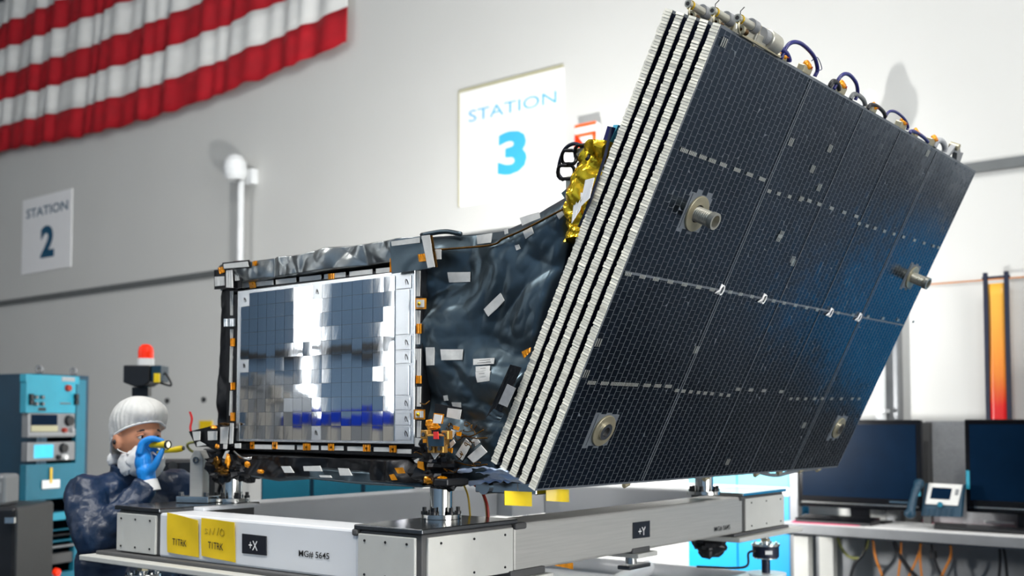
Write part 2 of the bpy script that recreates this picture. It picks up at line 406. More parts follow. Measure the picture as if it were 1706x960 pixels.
dome(392, 283, 800, .125, 'white dome fitting on a conduit left of the station 3 sign', .17)
dome(1449, 222, 760, .115, 'white dome fitting on a conduit behind the right edge of the solar panel', .3)
# wide pipe chase right of the panel
p = onx(1481, 650, WALLX-.06)
o = MB().bb((WALLX-.09, p.y-.075, 0), (WALLX, p.y+.03, 3.0)).build('wall_duct', 'mid_grey', bevel=.01)
tag(o, 'grey vertical wall duct beside the solar panel edge', 'duct')
# orange framed exit box
a = onx(958, 209, WALLX-.1); b = onx(993, 245, WALLX-.1)
t = thing('wall_exit_box', (WALLX, (a.y+b.y)/2, b.z), 'white wall box with orange edges beside the station 3 sign', 'wall box')
MB().bb((WALLX-.1, b.y, b.z), (WALLX-.02, a.y, a.z)).build('box_body', 'sign_white', t, bevel=.01)
MB().bb((WALLX-.02, (a.y+b.y)/2-.04, a.z-.1), (WALLX, (a.y+b.y)/2+.04, a.z)).build('bracket', 'trim_white', t)
hz = a.z-b.z; e = WALLX-.108
MB().bb((e, b.y, a.z-.025), (e+.012, a.y, a.z)).build('edge_band', 'orange_paint', t)
MB().bb((e, b.y, b.z+hz*.5), (e+.012, a.y, b.z+hz*.62)).build('edge_band', 'orange_paint', t)
MB().bb((e, b.y, b.z), (e+.012, b.y+.03, b.z+hz*.55)).build('edge_band', 'orange_paint', t)
MB().bb((e, b.y, b.z), (e+.012, a.y, b.z+.02)).build('edge_band', 'orange_paint', t)
MB().prism([(e, a.y, b.z), (e, a.y-.12, b.z), (e, a.y-.04, b.z+hz*.5), (e, a.y, b.z+hz*.6)], (.012, 0, 0)).build('side_panel', 'red_lens', t)
# red strip with painted amber glare between two dark posts
x = WALLX-.12
a = onx(1641.5, 455, x); b = onx(1676.5, 452, x); zt = a.z
t = thing('barrier_strip', (x, (a.y+b.y)/2, .0), 'red hanging strip with painted amber glare between two dark posts behind the monitor', 'barrier')
for q in (a, b): MB().bb((x-.012, q.y-.012, 0), (x+.012, q.y+.012, zt)).build('post', 'core_navy', t)
zs = onx(1660, 472, x).z
MB().slab(lambda u, v: V((x+.006*math.sin(v*9), b.y+.014+(a.y-b.y-.028)*u, .9+(zs-.9)*v)), 4, 20, (.004, 0, 0)).build('strip', 'red_glare_strip', t, smooth=True)
MB().bb((x-.006, b.y-.02, zs+.03), (x+.006, a.y+.02, zs+.045)).build('cross_rod', 'core_navy', t)
z = onx(1540, 475, WALLX).z
o = MB().tube([(WALLX-.015, onx(1500, 475, WALLX).y, z), (WALLX-.015, -3, z)], .004).build('wall_cable', 'cable_orange')
tag(o, 'thin orange cable run level along the right of the wall', 'cable')
# ================================================================== SUPPORT FRAME
FR = Matrix.Translation((2.141, 2.044, 0)) @ Matrix.Rotation(math.radians(1.4), 4, 'Z')
LU, LV, ZT, ZB = 2.30, 1.40, 1.343, 1.200; BW = .15
BU, BV = .40, .238          # corner block length along u and v
fr = thing('support_frame', FR @ V((LU/2, LV/2, 0)), 'white and steel rectangular support frame under the satellite', 'frame')
def fb(a, b, name, mat, parent=fr, bev=.003): return MB(FR).bb(a, b).build(name, mat, parent, bevel=bev)
fb((0, BV, ZB), (BW, LV-BV, ZT), 'beam', 'white_powder', bev=.008)
fb((BU, 0, ZB), (LU-BU, BW, ZT), 'beam', 'brushed_steel', bev=.008)
fb((BU, LV-BW, ZB), (LU-BU, LV, ZT), 'beam', 'white_powder', bev=.008)
fb((LU-BW, BV, ZB), (LU, LV-BV, ZT), 'beam', 'white_powder', bev=.008)
def dots(parent, o, ux, uz, w_, h_, n):
    for i in range(3):
        for j in (0, 1):
            p = o+ux*(w_*(.13+.37*i))+uz*(h_*(.14+.72*j)); MB().cyl(p, p+n*.0025, .0035, n=8).build('screw_hole', 'ink', parent)
for cu, cv in ((0, 0), (LU-BU, 0), (0, LV-BV), (LU-BU, LV-BV)):
    blk = fb((cu+.004, cv+.004, ZB+.002), (cu+BU-.004, cv+BV-.004, ZT-.002), 'corner_block', 'gasket' if cv == 0 or cu == 0 else 'white_powder')
    fb((cu-.006, cv-.006, ZT), (cu+BU+.012, cv+BV+.012, ZT+.014), 'top_plate', 'dark_steel' if cu == 0 else 'polished_steel')
    rot = FR.to_3x3(); U_, V_ = rot @ XV, rot @ YV
    g = .022; h_ = ZT-ZB-.014
    if cv == 0:   # covers on the -v side
        c = fb((cu+g, cv-.004, ZB+.004), (cu+BU-.008, cv+.006, ZT-.010), 'cover_plate', 'plate_white')
        dots(c, FR @ V((cu+g, cv-.0045, ZB+.004)), U_, ZV, BU-.022, h_, -V_)
    if cu == 0:
        y0, y1 = (cv+g, cv+BV-.002) if cv == 0 else (cv+.016, cv+BV)
        c = fb((cu-.004, y0, ZB+.004), (cu+.006, y1, ZT-.010), 'cover_plate', 'plate_white')
        dots(c, FR @ V((cu-.0045, y0, ZB+.004)), V_, ZV, y1-y0, h_, -U_)
for a_, b_ in (((BU, -.008, ZT-.018), (BU+.055, .02, ZT+.002)), ((-.008, BV, ZT-.018), (.02, BV+.02, ZT+.002)), ((LU-BU-.03, -.008, ZT-.016), (LU-BU+.01, .02, ZT+.002))):
    fb(a_, b_, 'weld_bar', 'gasket', bev=.006)
# bottom ledges
fb((-.028, BV+.03, ZB-.012), (BW+.02, LV+.085, ZB), 'dark_shim', 'gasket')
fb((-.075, .33, ZB-.030), (BW+.03, LV+.11, ZB-.012), 'bottom_plate', 'plate_white')
fb((LU-BU-.12, -.045, ZB-.028), (LU+.09, BW, ZB-.010), 'bottom_plate', 'plate_white')
fb((LU-BU-.1, -.012, ZB-.010), (LU+.02, BW, ZB+.002), 'dark_shim', 'gasket')
fb((BU, -.03, ZB-.028), (BU+.16, BW, ZB-.014), 'bottom_plate', 'plate_white')
fb((BU-.03, -.012, ZB-.014), (BU+.14, BW, ZB+.008), 'dark_shim', 'gasket')
p = FR.inverted() @ onp(1068, 917, FR @ V((0, 0, 0)), FR.to_3x3() @ YV)
fb((p.x-.06, -.004, ZB-.006), (p.x+.055, BW, ZB+.012), 'dark_shim', 'gasket')
fb((p.x-.05, -.02, ZB-.022), (p.x+.08, BW, ZB-.006), 'bottom_plate', 'plate_white')
# lettered plates
PX = lambda px, py: onp(px, py, FR @ V((-.0015, 0, 0)), FR.to_3x3() @ XV)
PY = lambda px, py: onp(px, py, FR @ V((0, -.0015, 0)), FR.to_3x3() @ YV)
def slabq(q, n, th): m = MB(); m.prism([V(x_) for x_ in q], V(n)*th); return m
U_, V_ = FR.to_3x3() @ XV, FR.to_3x3() @ YV
def rect(P, x0, y0, x1, y1): return [P(x0, y0), P(x1, y0+ (y1-y0)*0), P(x1, y1), P(x0, y1)]
q = [PX(404, 889), PX(445, 893.5), PX(445, 926), PX(404, 922)]
pl = slabq(q, -U_, .003).build('axis_plate', 'label_black', fr, bevel=.002)
a, b = PX(416, 916), PX(431, 901); text('axis_letters', '+X', a-U_*.003, -V_, ZV, (b-a).length*0+abs((b-a).dot(V_)), .028, 'label_white', pl, .01)
q = [PY(1054, 871), PY(1082, 867.5), PY(1082, 895), PY(1054, 898)]
pl = slabq(q, -V_, .003).build('axis_plate', 'label_black', fr, bevel=.002)
a, b = PY(1062, 893), PY(1074, 873); text('axis_letters', '+Y', a-V_*.003, U_, ZV, (b-a).dot(U_), .028, 'label_white', pl, .01)
a, b = PX(498, 928), PX(549, 917); text('serial_letters', 'MG# 5645', a, -V_, ZV, abs((b-a).dot(V_)), .020, 'ink', fr, .008)
a, b = PY(1190, 887), PY(1216, 873); text('serial_letters', 'MG# 5645', a, U_, ZV, (b-a).dot(U_), .020, 'ink', fr, .008)
# yellow paper tags taped on the beam
def ptag(x0, x1, yt0, yt1, yb0, yb1, label, hand):
    q = [PX(x0, yt0), PX(x1, yt1), PX(x1, yb1), PX(x0, yb0)]
    def fn(u, v): return q[3].lerp(q[2], u).lerp(q[0].lerp(q[1], u), v)-U_*(.003+.002*math.sin(u*5+v*3))
    o = MB().slab(fn, 8, 6, U_*.0012).build('paper_tag', 'yellow_paper', smooth=40)
    tag(o, label, 'tag', 'yellow paper tags on the frame')
    w_ = (q[1]-q[0]).length
    a = q[3].lerp(q[2], .20 if not hand else .24).lerp(q[0].lerp(q[1], .2), .22 if not hand else .24)
    text('tag_letters', 'T1TRK', a-U_*.006, -V_*.995-ZV*.03, ZV, w_*.46, .021, 'ink', o, .012)
    if hand:
        def hp(s, z): return fn(s, z)-U_*.0015
        for st in ([(.2, .72), (.13, .74), (.15, .68), (.2, .64), (.13, .6)], [(.25, .58), (.28, .76), (.36, .6), (.40, .78)], [(.52, .8), (.47, .6)],
                   [(.62, .8), (.57, .74), (.56, .64), (.62, .6), (.68, .66), (.68, .76), (.62, .8)]):
            MB().tube([hp(*s) for s in st], .0011, 5).build('pencil_stroke', 'pencil', o)
ptag(280, 331.5, 854, 867, 920, 929, 'yellow paper tag nearest the left corner block of the frame', False)
ptag(337, 392.5, 863, 870.5, 926, 937.5, 'yellow paper tag with faint pencil marks beside the black +X plate', True)
# posts
def post(px, py, r, ztop, label=None):
    c = onz(px, py, ZT+.014); b = c.z
    g = MB(); g.ring((c.x, c.y, b), ZV, r*1.78, r*.6, .014, 28); o = g.build('post_flange', 'polished_steel', fr, smooth=40, bevel=.001)
    MB().cyl((c.x, c.y, b+.01), (c.x, c.y, ztop), r, n=32).build('post', 'polished_steel', fr, smooth=40)
    MB().cyl((c.x, c.y, ztop-.012), (c.x, c.y, ztop), r*1.22, n=32).build('post_collar', 'polished_steel', fr, smooth=40)
    for k in range(6):
        a = k*math.pi/3+.3; d = V((math.cos(a), math.sin(a), 0))*r*1.48
        m = MB(); m.cyl(c+d+ZV*.014, c+d+ZV*.022, .010, n=12); m.cyl(c+d+ZV*.020, c+d+ZV*.034, .007, n=6); m.build('bolt', 'black_plastic', o)
    return c
post(735, 864, .0335, 1.478); post(386, 836, .036, 1.486); post(1173, 824, .036, 1.47)
# steel lifting lug on the left block
a = FR @ V((.07, LV-.13, ZT+.014)); p0 = onz(326, 838, ZT+.014)
m = MB(); c = p0; s = .052; pf = [(-s, 0), (s, 0), (s, .155), (s*.45, .185), (-s*.45, .185), (-s, .155)]
dirv = (RT*.85-FW*.25); dirv.z = 0; dirv.normalize(); nrm = dirv.cross(ZV)
lug = MB().prism([c+dirv*x_*.5+ZV*z_ for x_, z_ in pf], nrm*-.045).build('lifting_lug', 'brushed_steel', fr, bevel=.003)
hc = c+ZV*.15+nrm*.001; MB().ring(hc, nrm, .012, .006, .004, 16).build('lug_eye', 'dark_steel', lug)
MB().box(c+ZV*.012+nrm*-.02, (.13, .09, .024), (dirv, nrm, ZV)).build('lug_foot', 'polished_steel', lug, bevel=.003)
for k in (-1, 1):
    q = c+dirv*.05*k+nrm*.012+ZV*.024; m = MB(); m.cyl(q, q+ZV*.014, .010, n=6); m.build('bolt', 'dark_steel', lug)
# bracket plate between left block and far beam
fb((BW-.02, LV-BV-.06, ZT), (BW+.22, LV-BV+.05, ZT+.012), 'white_bracket', 'white_powder')
# adjusters under the frame carry it on the dolly
dl = thing('dolly', FR @ V((LU/2, LV/2, 0)), 'white wheeled dolly of round tubes below the steel support frame', 'dolly')
DZ = 1.0
def adj(u, v, lab, zt=ZB-.001, cat='load cell'):
    c = FR @ V((u, v, 0)); t = thing('load_cell', (c.x, c.y, DZ), lab, cat, 'load cells under the frame')
    MB().cyl((c.x, c.y, zt-.05), (c.x, c.y, zt), .014, n=16).build('spindle', 'polished_steel', t, smooth=40)
    MB().cyl((c.x, c.y, zt-.012), (c.x, c.y, zt), .024, n=6).build('nut', 'polished_steel', t)
    MB().cyl((c.x, c.y, zt-.036), (c.x, c.y, zt-.026), .02, n=6).build('nut', 'alu_warm', t)
    MB().cyl((c.x, c.y, zt-.105), (c.x, c.y, zt-.055), .056, n=28).build('cell_body', 'core_navy', t, smooth=40, bevel=.004)
    MB().cyl((c.x, c.y, zt-.056), (c.x, c.y, zt-.046), .06, n=28).build('cell_rim', 'polished_steel', t, smooth=40)
    MB().cyl((c.x, c.y, zt-.11), (c.x, c.y, zt-.104), .05, n=28).build('cell_rim', 'polished_steel', t, smooth=40)
    MB().cyl((c.x, c.y, DZ), (c.x, c.y, zt-.108), .018, n=16).build('stem', 'core_navy', t, smooth=40)
    for k in range(8):
        a = k*math.pi/4; q = V((c.x+.048*math.cos(a), c.y+.048*math.sin(a), zt-.047)); MB().cyl(q, q+ZV*.007, .006, n=6).build('bolt', 'polished_steel', t)
    d = -(FW*1.0); d.z = 0; d.normalize(); s_ = d.cross(ZV)
    MB().box(c*1+ZV*(zt-.08)+d*.0565-ZV*c.z, (.03, .003, .016), (s_, d, ZV)).build('cell_label', 'label_white', t)
    q = c+ZV*(zt-.07)-s_*-.0+d*.05; q = V((c.x, c.y, zt-.075))+d*.03+s_*.05
    MB().tube(bez([q, q+s_*.03-ZV*.01, q+s_*.035-ZV*.06, q+s_*.09-ZV*.072, q+s_*.25-ZV*.066]), .005).build('cell_cable', 'cable_black', t, smooth=True)
adj(LU-.06, .06, 'navy load cell under the right corner of the frame', ZB-.029)
adj(.07, LV-.05, 'navy load cell under the left corner of the frame', ZB-.031)
adj(.12, .12, 'navy load cell hidden under the front corner of the frame')
adj(LU-.06, LV-.06, 'navy load cell under the far corner of the frame')
for (u0, v0), (u1, v1) in (((.07, .12), (LU-.06, .12)), ((.07, LV-.06), (LU-.06, LV-.06)), ((.12, .06), (.12, LV)), ((LU-.06, .06), (LU-.06, LV))):
    MB(FR).cyl((u0, v0, DZ-.045), (u1, v1, DZ-.045), .045, n=24).build('tube', 'white_powder', dl, smooth=40)
MB(FR).cyl((BU+.55, .25, DZ-.02), (LU-.1, .62, DZ-.02), .035, n=24).build('tube', 'white_powder', dl, smooth=40)
MB(FR).bb((.2, .25, DZ-.12), (LU-.12, LV-.2, DZ-.06)).build('deck', 'white_powder', dl, bevel=.01)
for u, v in ((.12, .12), (LU-.06, .06), (.07, LV-.05), (LU-.06, LV-.06)):
    MB(FR).cyl((u, v, DZ-.012), (u, v, DZ), .085, n=32).build('pad', 'white_powder', dl, smooth=40)
    MB(FR).cyl((u, v, .14), (u, v, DZ-.02), .04, n=20).build('leg', 'white_powder', dl, smooth=40)
    MB(FR).bb((u-.03, v-.035, .06), (u+.03, v+.035, .15)).build('caster_fork', 'mid_grey', dl)
    MB(FR).cyl((u, v-.018, .06), (u, v+.018, .06), .06, n=24).build('wheel', 'black_plastic', dl, smooth=40)
# ================================================================== SATELLITE
XB = 2.30                                  # near edge of the panel stack
XS = 2.335                                 # side wall of the bus
sat = thing('satellite', (3.2, 2.5, 1.47), 'satellite wrapped in dark foil with mirror radiator and tilted solar panel stack', 'satellite')
def S(px, py, off=0.): return onx(px, py, XS-off)
def poly(pts, t):   # point on a polyline at parameter 0..1 (by x or y extent)
    L = [0.]
    for a, b in zip(pts, pts[1:]): L.append(L[-1]+math.hypot(b[0]-a[0], b[1]-a[1]))
    d = t*L[-1]
    for i in range(len(pts)-1):
        if d <= L[i+1] or i == len(pts)-2:
            k = (d-L[i])/max(1e-9, L[i+1]-L[i]); return (pts[i][0]+(pts[i+1][0]-pts[i][0])*k, pts[i][1]+(pts[i+1][1]-pts[i][1])*k)
def coons(top, bot, left, right, u, v):   # v=0 bottom, 1 top
    t, b, l, r = poly(top, u), poly(bot, u), poly(left, v), poly(right, v)
    c00, c10, c01, c11 = bot[0], bot[-1], top[0], top[-1]
    return tuple((1-v)*b[i]+v*t[i]+(1-u)*l[i]+u*r[i]-((1-u)*(1-v)*c00[i]+u*(1-v)*c10[i]+(1-u)*v*c01[i]+u*v*c11[i]) for i in (0, 1))
def N(y, z, s, f): return noise.noise(V((y*f+s*3.1, z*f-s*1.7, s)))
def crease(y, z, s, amp=1.):   # crumpled sheet
    wy = y+.10*N(y, z, s+5, 3); wz = z+.10*N(y, z, s+9, 3)
    d1, d2 = wy*.8+wz*.6, wz*.8-wy*.6
    a = abs(N(wy, wz, s, 3.0))*.055+abs(N(d1*.45, d2*1.3, s+2, 5))*.034+abs(N(d1*1.2, d2*.5, s+3, 8))*.010+abs(N(wy, wz, s+6, 12))*.009+abs(N(wy, wz, s+4, 22))*.004
    return a*amp
def blanket(name, top, bot, left, right, nu, nv, mat, base, puff, amp, seed, edge=.06):
    def fn(u, v):
        px, py = coons(top, bot, left, right, u, v); p = S(px, py)
        e = min(1, min(u, 1-u)/edge, min(v, 1-v)/edge); e = math.sin(max(0, e)*math.pi/2)
        return V((XS-base-puff*e-crease(p.y, p.z, seed, amp)*(.25+.75*e)+.02, p.y, p.z))
    MB().slab(fn, nu, nv, (.05, 0, 0)).build(name, mat, sat, smooth=True)
# body behind the blankets
out = [(372, 455), (430, 445), (560, 425), (700, 402), (835, 392), (960, 325), (900, 590), (830, 780), (700, 796), (470, 792), (400, 785), (372, 760)]
MB().prism([onx(a, b, XS+.03) for a, b in out], (1.55, 0, 0)).build('bus_body', 'mli_black', sat)
side_top = [(694, 404), (712, 394), (760, 391), (800, 388), (835, 384), (870, 369), (905, 346), (962, 314)]
side_bot = [(694, 800), (735, 806), (790, 800), (826, 786)]
side_r = [(826, 786), (860, 690), (894, 600), (935, 440), (962, 314)]
blanket('side_blanket', side_top, side_bot, [(694, 800), (694, 404)], side_r, 120, 140, 'mli_dark', .0, .012, 1.0, 3.3, .08)
blanket('top_blanket', [(362, 450), (390, 438), (415, 434), (430, 440), (470, 428), (520, 424), (560, 411), (600, 408), (648, 401), (702, 393)],
        [(364, 484), (702, 438)], [(364, 484), (362, 450)], [(702, 438), (702, 393)], 150, 40, 'mli_silver', .005, .035, 1.1, 8.1, .12)
blanket('left_blanket', [(362, 478), (396, 474)], [(364, 745), (398, 745)], [(364, 745), (368, 610), (362, 478)], [(398, 745), (396, 474)], 16, 90, 'mli_black', .0, .012, .7, 1.9, .15)
blanket('bottom_blanket', [(365, 751), (530, 757), (700, 764)], [(372, 778), (400, 790), (440, 795), (475, 801), (520, 797), (600, 803), (660, 806), (724, 806)],
        [(372, 778), (365, 751)], [(724, 806), (700, 764)], 150, 40, 'mli_black', .005, .03, 1.2, 5.2, .12)
# loose skirt under the bottom blanket
blanket('skirt_blanket', [(400, 772), (480, 770), (560, 778), (700, 786)], [(410, 792), (470, 802), (520, 798), (620, 808), (710, 812)],
        [(410, 792), (400, 772)], [(710, 812), (700, 786)], 80, 14, 'mli_dark', .03, .02, .8, 6.6, .2)
def conf(px, py, lift=.004):   # point lying on the side blanket
    p = S(px, py); return V((XS-.012-crease(p.y, p.z, 3.3, 1.)+.02-lift, p.y, p.z))
def tape(q, mat='tape_white', name='tape_patch', flat=None, parent=sat, n=(6, 4)):
    if len(q) == 2: (x0, y0), (x1, y1) = q; q = [(x0, y0), (x1, y0), (x1, y1), (x0, y1)]
    q = [V((a, b, 0)) for a, b in q]   # TL TR BR BL in pixels
    if flat is not None: off = flat
    else:   # a stiff patch: stands proud of the highest crease below it
        hi = 0
        for i in range(5):
            for j in range(5):
                c = q[3].lerp(q[2], i/4).lerp(q[0].lerp(q[1], i/4), j/4); hi = max(hi, XS-conf(c.x, c.y, 0).x)
        off = hi+.001
    def fn(u, v):
        c = q[3].lerp(q[2], u).lerp(q[0].lerp(q[1], u), v)
        if flat is not None: return S(c.x, c.y, flat+.0015*math.sin(u*7+c.x))
        p = conf(c.x, c.y, .003); return V((p.x*.65+(XS-off)*.35, p.y, p.z))
    return MB().slab(fn, n[0], n[1], (.002, 0, 0)).build(name, mat, parent, smooth=40)
def z4(*p): return [(340+a/4, 360+b/4) for a, b in p]
def z5(*p): return [(340+a/4, 580+b/4) for a, b in p]
def z6(*p): return [(660+a/4, 360+b/4) for a, b in p]
def z7(*p): return [(660+a/4, 580+b/4) for a, b in p]
# dark border strip around the radiator
def flatq(q, off, th, mat, name, parent=sat): return MB().prism([S(a, b, off) for a, b in q], (th, 0, 0)).build(name, mat, parent)
BO = .034
for q in ([(378, 486), (702, 442), (702, 452), (378, 493)], [(378, 738), (702, 748), (704, 762), (378, 748)], [(376, 484), (396, 482), (398, 745), (378, 745)], [(688, 446), (703, 442), (705, 760), (690, 752)]):
    flatq([q[3], q[2], q[1], q[0]], BO, .03, 'mli_black', 'border_strip')
FO = BO+.003
for x0, x1 in ((210, 305), (345, 460), (478, 612), (635, 778), (800, 940), (968, 1120), (1145, 1300), (1330, 1445)):
    yc = lambda x: 470-.1093*(x-210)
    tape(z4((x0, yc(x0)-16), (x1, yc(x1)-16), (x1, yc(x1)+15), (x0, yc(x0)+15)), flat=FO)
for q in (((285, 398), (328, 396), (345, 478), (306, 482)), ((826, 385), (866, 382), (866, 418), (826, 422)), ((1238, 282), (1284, 278), (1280, 368), (1236, 374)), ((1422, 256), (1470, 250), (1478, 300), (1432, 306))):
    tape(z4(*q), 'kapton', 'kapton_tape', flat=FO+.036 if q[0][0] > 1400 else FO+.006)
for y0, y1 in ((500, 662), (755, 820), (868, 905), (935, 960)): tape(z4((172, y0), (194, y0)), flat=FO) if False else tape(z4((172, y0), (193, y0), (190, y1), (174, y1)), flat=FO)
for y0, y1 in ((10, 230), (285, 450), (500, 640)): tape(z5((172, y0), (190, y0), (186, y1), (166, y1)), flat=FO)
tape(z4((130, 685), (206, 683), (206, 735), (132, 737)), 'mirror_frame', 'sensor_pad', flat=FO+.01)
for q in ((175, 815, 203, 868),): tape(z4((q[0], q[1]), (q[2], q[1]), (q[2], q[3]), (q[0], q[3])), 'kapton', 'kapton_tape', flat=FO+.004)
for q in ((178, 230, 206, 278), (174, 430, 204, 486)): tape(z5((q[0], q[1]), (q[2], q[1]), (q[2], q[3]), (q[0], q[3])), 'kapton', 'kapton_tape', flat=FO+.004)
for y0, y1 in ((365, 535), (630, 730), (785, 855), (885, 960)): tape(z4((1412, y0), (1440, y0), (1436, y1), (1410, y1)), flat=FO)
for y0, y1 in ((5, 185), (258, 390), (485, 595)): tape(z5((1418, y0), (1446, y0), (1442, y1), (1416, y1)), flat=FO)
tape(z5((1406, 598), (1468, 604), (1466, 666), (1404, 655)), flat=FO+.004)
for q, zz in (((1405, 548, 1478, 620), z4), ((1398, 410, 1470, 476), z5)):
    o = tape(zz((q[0], q[1]), (q[2], q[1]), (q[2], q[3]), (q[0], q[3])), 'kapton', 'gold_pad', flat=FO+.012)
    tape(zz((q[0]+10, q[1]+10), (q[2]-12, q[1]+10), (q[2]-12, q[3]-12), (q[0]+10, q[3]-12)), 'tape_white', 'pad_label', flat=FO+.0145, parent=o)
    c = zz(((q[0]+q[2])/2-8, (q[1]+q[3])/2))[0]; p = S(c[0], c[1], FO+.015); MB().sph(p, .006, 10, 6).build('bead', 'gold_foil', o, smooth=True)
for q, zz in (((1414, 718, 1446, 784), z4), ((1412, 184, 1447, 236), z5)): tape(zz((q[0], q[1]), (q[2], q[1]), (q[2], q[3]), (q[0], q[3])), 'kapton', 'kapton_tape', flat=FO+.005)
for x0, x1, y in ((330, 450, 658), (480, 600, 661), (620, 760, 663), (780, 928, 666), (955, 1110, 671), (1130, 1270, 676), (1280, 1380, 688)):
    tape(z5((x0, y-15), (x1, y-13), (x1, y+17), (x0, y+14)), flat=FO)
for x0, x1, y in ((306, 332, 650), (455, 486, 650), (658, 706, 660), (825, 864, 662), (1058, 1106, 668), (1234, 1280, 674)):
    o = tape(z5((x0, y-24), (x1, y-24), (x1, y+22), (x0, y+22)), 'kapton', 'kapton_tape', flat=FO+.004)
    c = z5(((x0+x1)/2, y))[0]; MB().sph(S(c[0], c[1], FO+.006), .004, 8, 6).build('bead', 'bronze_foil', o, smooth=True)
# corner cluster, top left
for q, m_, f in ((((128, 320), (290, 302), (296, 338), (132, 350)), 'tape_white', .075), (((145, 362), (188, 360), (192, 478), (146, 476)), 'tape_white', .07),
              (((70, 405), (132, 402), (135, 462), (72, 468)), 'tape_white', .066), (((204, 372), (222, 370), (234, 428), (206, 432)), 'tape_white', .06),
              (((90, 345), (130, 335), (135, 375), (105, 385)), 'kapton', .066), (((315, 305), (352, 298), (345, 330), (318, 336)), 'kapton', .066),
              (((120, 312), (300, 292), (305, 345), (130, 358)), 'mli_black', .072), (((66, 360), (250, 345), (250, 480), (68, 490)), 'mli_black', .058)):
    tape(z4(*q), m_, 'tape_patch' if m_ == 'tape_white' else ('kapton_tape' if m_ == 'kapton' else 'corner_wrap'), flat=f)
# strap and plate, top right of the radiator
tape(z4((1238, 170), (1440, 135), (1535, 345), (1250, 385)), 'mli_dark', 'corner_wrap', flat=.066, n=(10, 8))
tape(z4((1246, 170), (1434, 142), (1436, 178), (1250, 200)), flat=.07)
tape(z4((1448, 132), (1502, 126), (1536, 338), (1490, 346)), flat=.074)
tape(z4((1505, 130), (1520, 128), (1555, 340), (1538, 345)), 'bronze_foil', 'strap_edge', flat=.072)
tape(z6((248, 222), (298, 222), (298, 288), (252, 288)), flat=.06)
# labels on the side blanket
for q in (((360, 378), (503, 375), (503, 440), (360, 444)), ((605, 625), (722, 517), (748, 567), (635, 672)), ((555, 132), (672, 120), (668, 185), (558, 190)),
          ((855, 20), (975, -20), (985, 20), (872, 72)), ((872, 100), (930, 72), (946, 122), (893, 158)), ((815, 202), (842, 195), (851, 222), (826, 234)), ((750, 98), (774, 92), (778, 122), (754, 130)),
          ((250, 880), (312, 880), (310, 998), (250, 1000)), ((352, 893), (492, 892), (490, 962), (356, 965)), ((1095, -10), (1130, -40), (1150, 0), (1115, 30))):
    tape(z6(*q))
for q in (((558, 76), (685, 68), (684, 108), (560, 116)), ((578, 126), (664, 120), (668, 155), (582, 160)), ((582, 162), (676, 154), (674, 222), (592, 232)), ((330, 318), (362, 316), (363, 350), (331, 353)),
          ((388, 362), (452, 364), (450, 400), (390, 396)), ((283, 403), (317, 402), (318, 434), (286, 436))):
    tape(z7(*q))
for q, mt, f in ((((836, 905), (895, 876), (893, 905), (850, 948)), 'kapton', .05),): tape(z6(*q), mt, 'kapton_tape', flat=f)
# printed lines on some labels
for (a, b) in (((810, 602), (826, 600)), ((808, 606), (828, 604)), ((814, 615), (822, 614)), ((813, 624), (822, 623))):
    p, q_ = conf(*a, .009), conf(*b, .009); MB().tube([p, q_], .0007, 4).build('print_line', 'ink', sat)
# dark bracket strip against the panel stack
o = tape(z7((760, 110), (835, 130), (700, 430), (600, 465)), 'mli_black', 'edge_wrap', flat=.055, n=(8, 8))
tape(z7((740, 240), (795, 268), (738, 394), (682, 370)), 'tape_grey', 'tape_patch', flat=.058)
tape(z7((590, 478), (650, 405), (716, 440), (690, 490)), 'mli_dark', 'edge_wrap', flat=.06)
# top rim fold along the shoulder
rim = [S(a, b, .03) for a, b in ((700, 418), (760, 414), (820, 408), (838, 398), (870, 384), (905, 366), (945, 345))]
MB().tube(bez(rim, 6), .003, 6).build('blanket_hem', 'bronze_foil', sat, smooth=True)
rim = [S(a, b, .0) for a, b in ((702, 392), (740, 386), (768, 390))]
MB().tube(bez(rim, 6), .007, 6).build('blanket_hem', 'mli_dark', sat, smooth=True)
# ---- radiator
ra, rb_, rc, rd = S(392.5, 483.8, .045), S(691, 451, .045), S(689, 742.5, .045), S(396, 733.8, .045)
RY0, RY1 = (rb_.y+rc.y)/2, (ra.y+rd.y)/2; RZ0, RZ1 = (rc.z+rd.z)/2, (ra.z+rb_.z)/2
XRAD = XS-.045
rad = MB().bb((XRAD, RY0, RZ0), (XRAD+.02, RY1, RZ1)).build('radiator', 'mirror_frame', sat, bevel=.002)
NCOL, NROW = 16, 11
gx0, gx1 = .028, .905      # tile area (fraction from the left edge)
tw = (RY1-RY0)*(gx1-gx0)/NCOL; th = (RZ1-RZ0-.02)/NROW
tm = MB().hexa([(0, -tw*.494, -th*.494), (0, -tw*.494, th*.494), (0, tw*.494, th*.494), (0, tw*.494, -th*.494)][::1]+[(-.0022, -tw*.489, -th*.489), (-.0022, -tw*.489, th*.489), (-.0022, tw*.489, th*.489), (-.0022, tw*.489, -th*.489)]).mesh('mirror_tile', ['mirror'])
tm2 = tm.copy(); tm2.materials.clear(); tm2.materials.append(MATS['mirror_frame'])
MB().bb((XRAD-.0008, RY1-(RY1-RY0)*gx1, RZ0+.008), (XRAD+.001, RY1-(RY1-RY0)*gx0, RZ1-.012)).build('tile_bed', 'seam', rad)
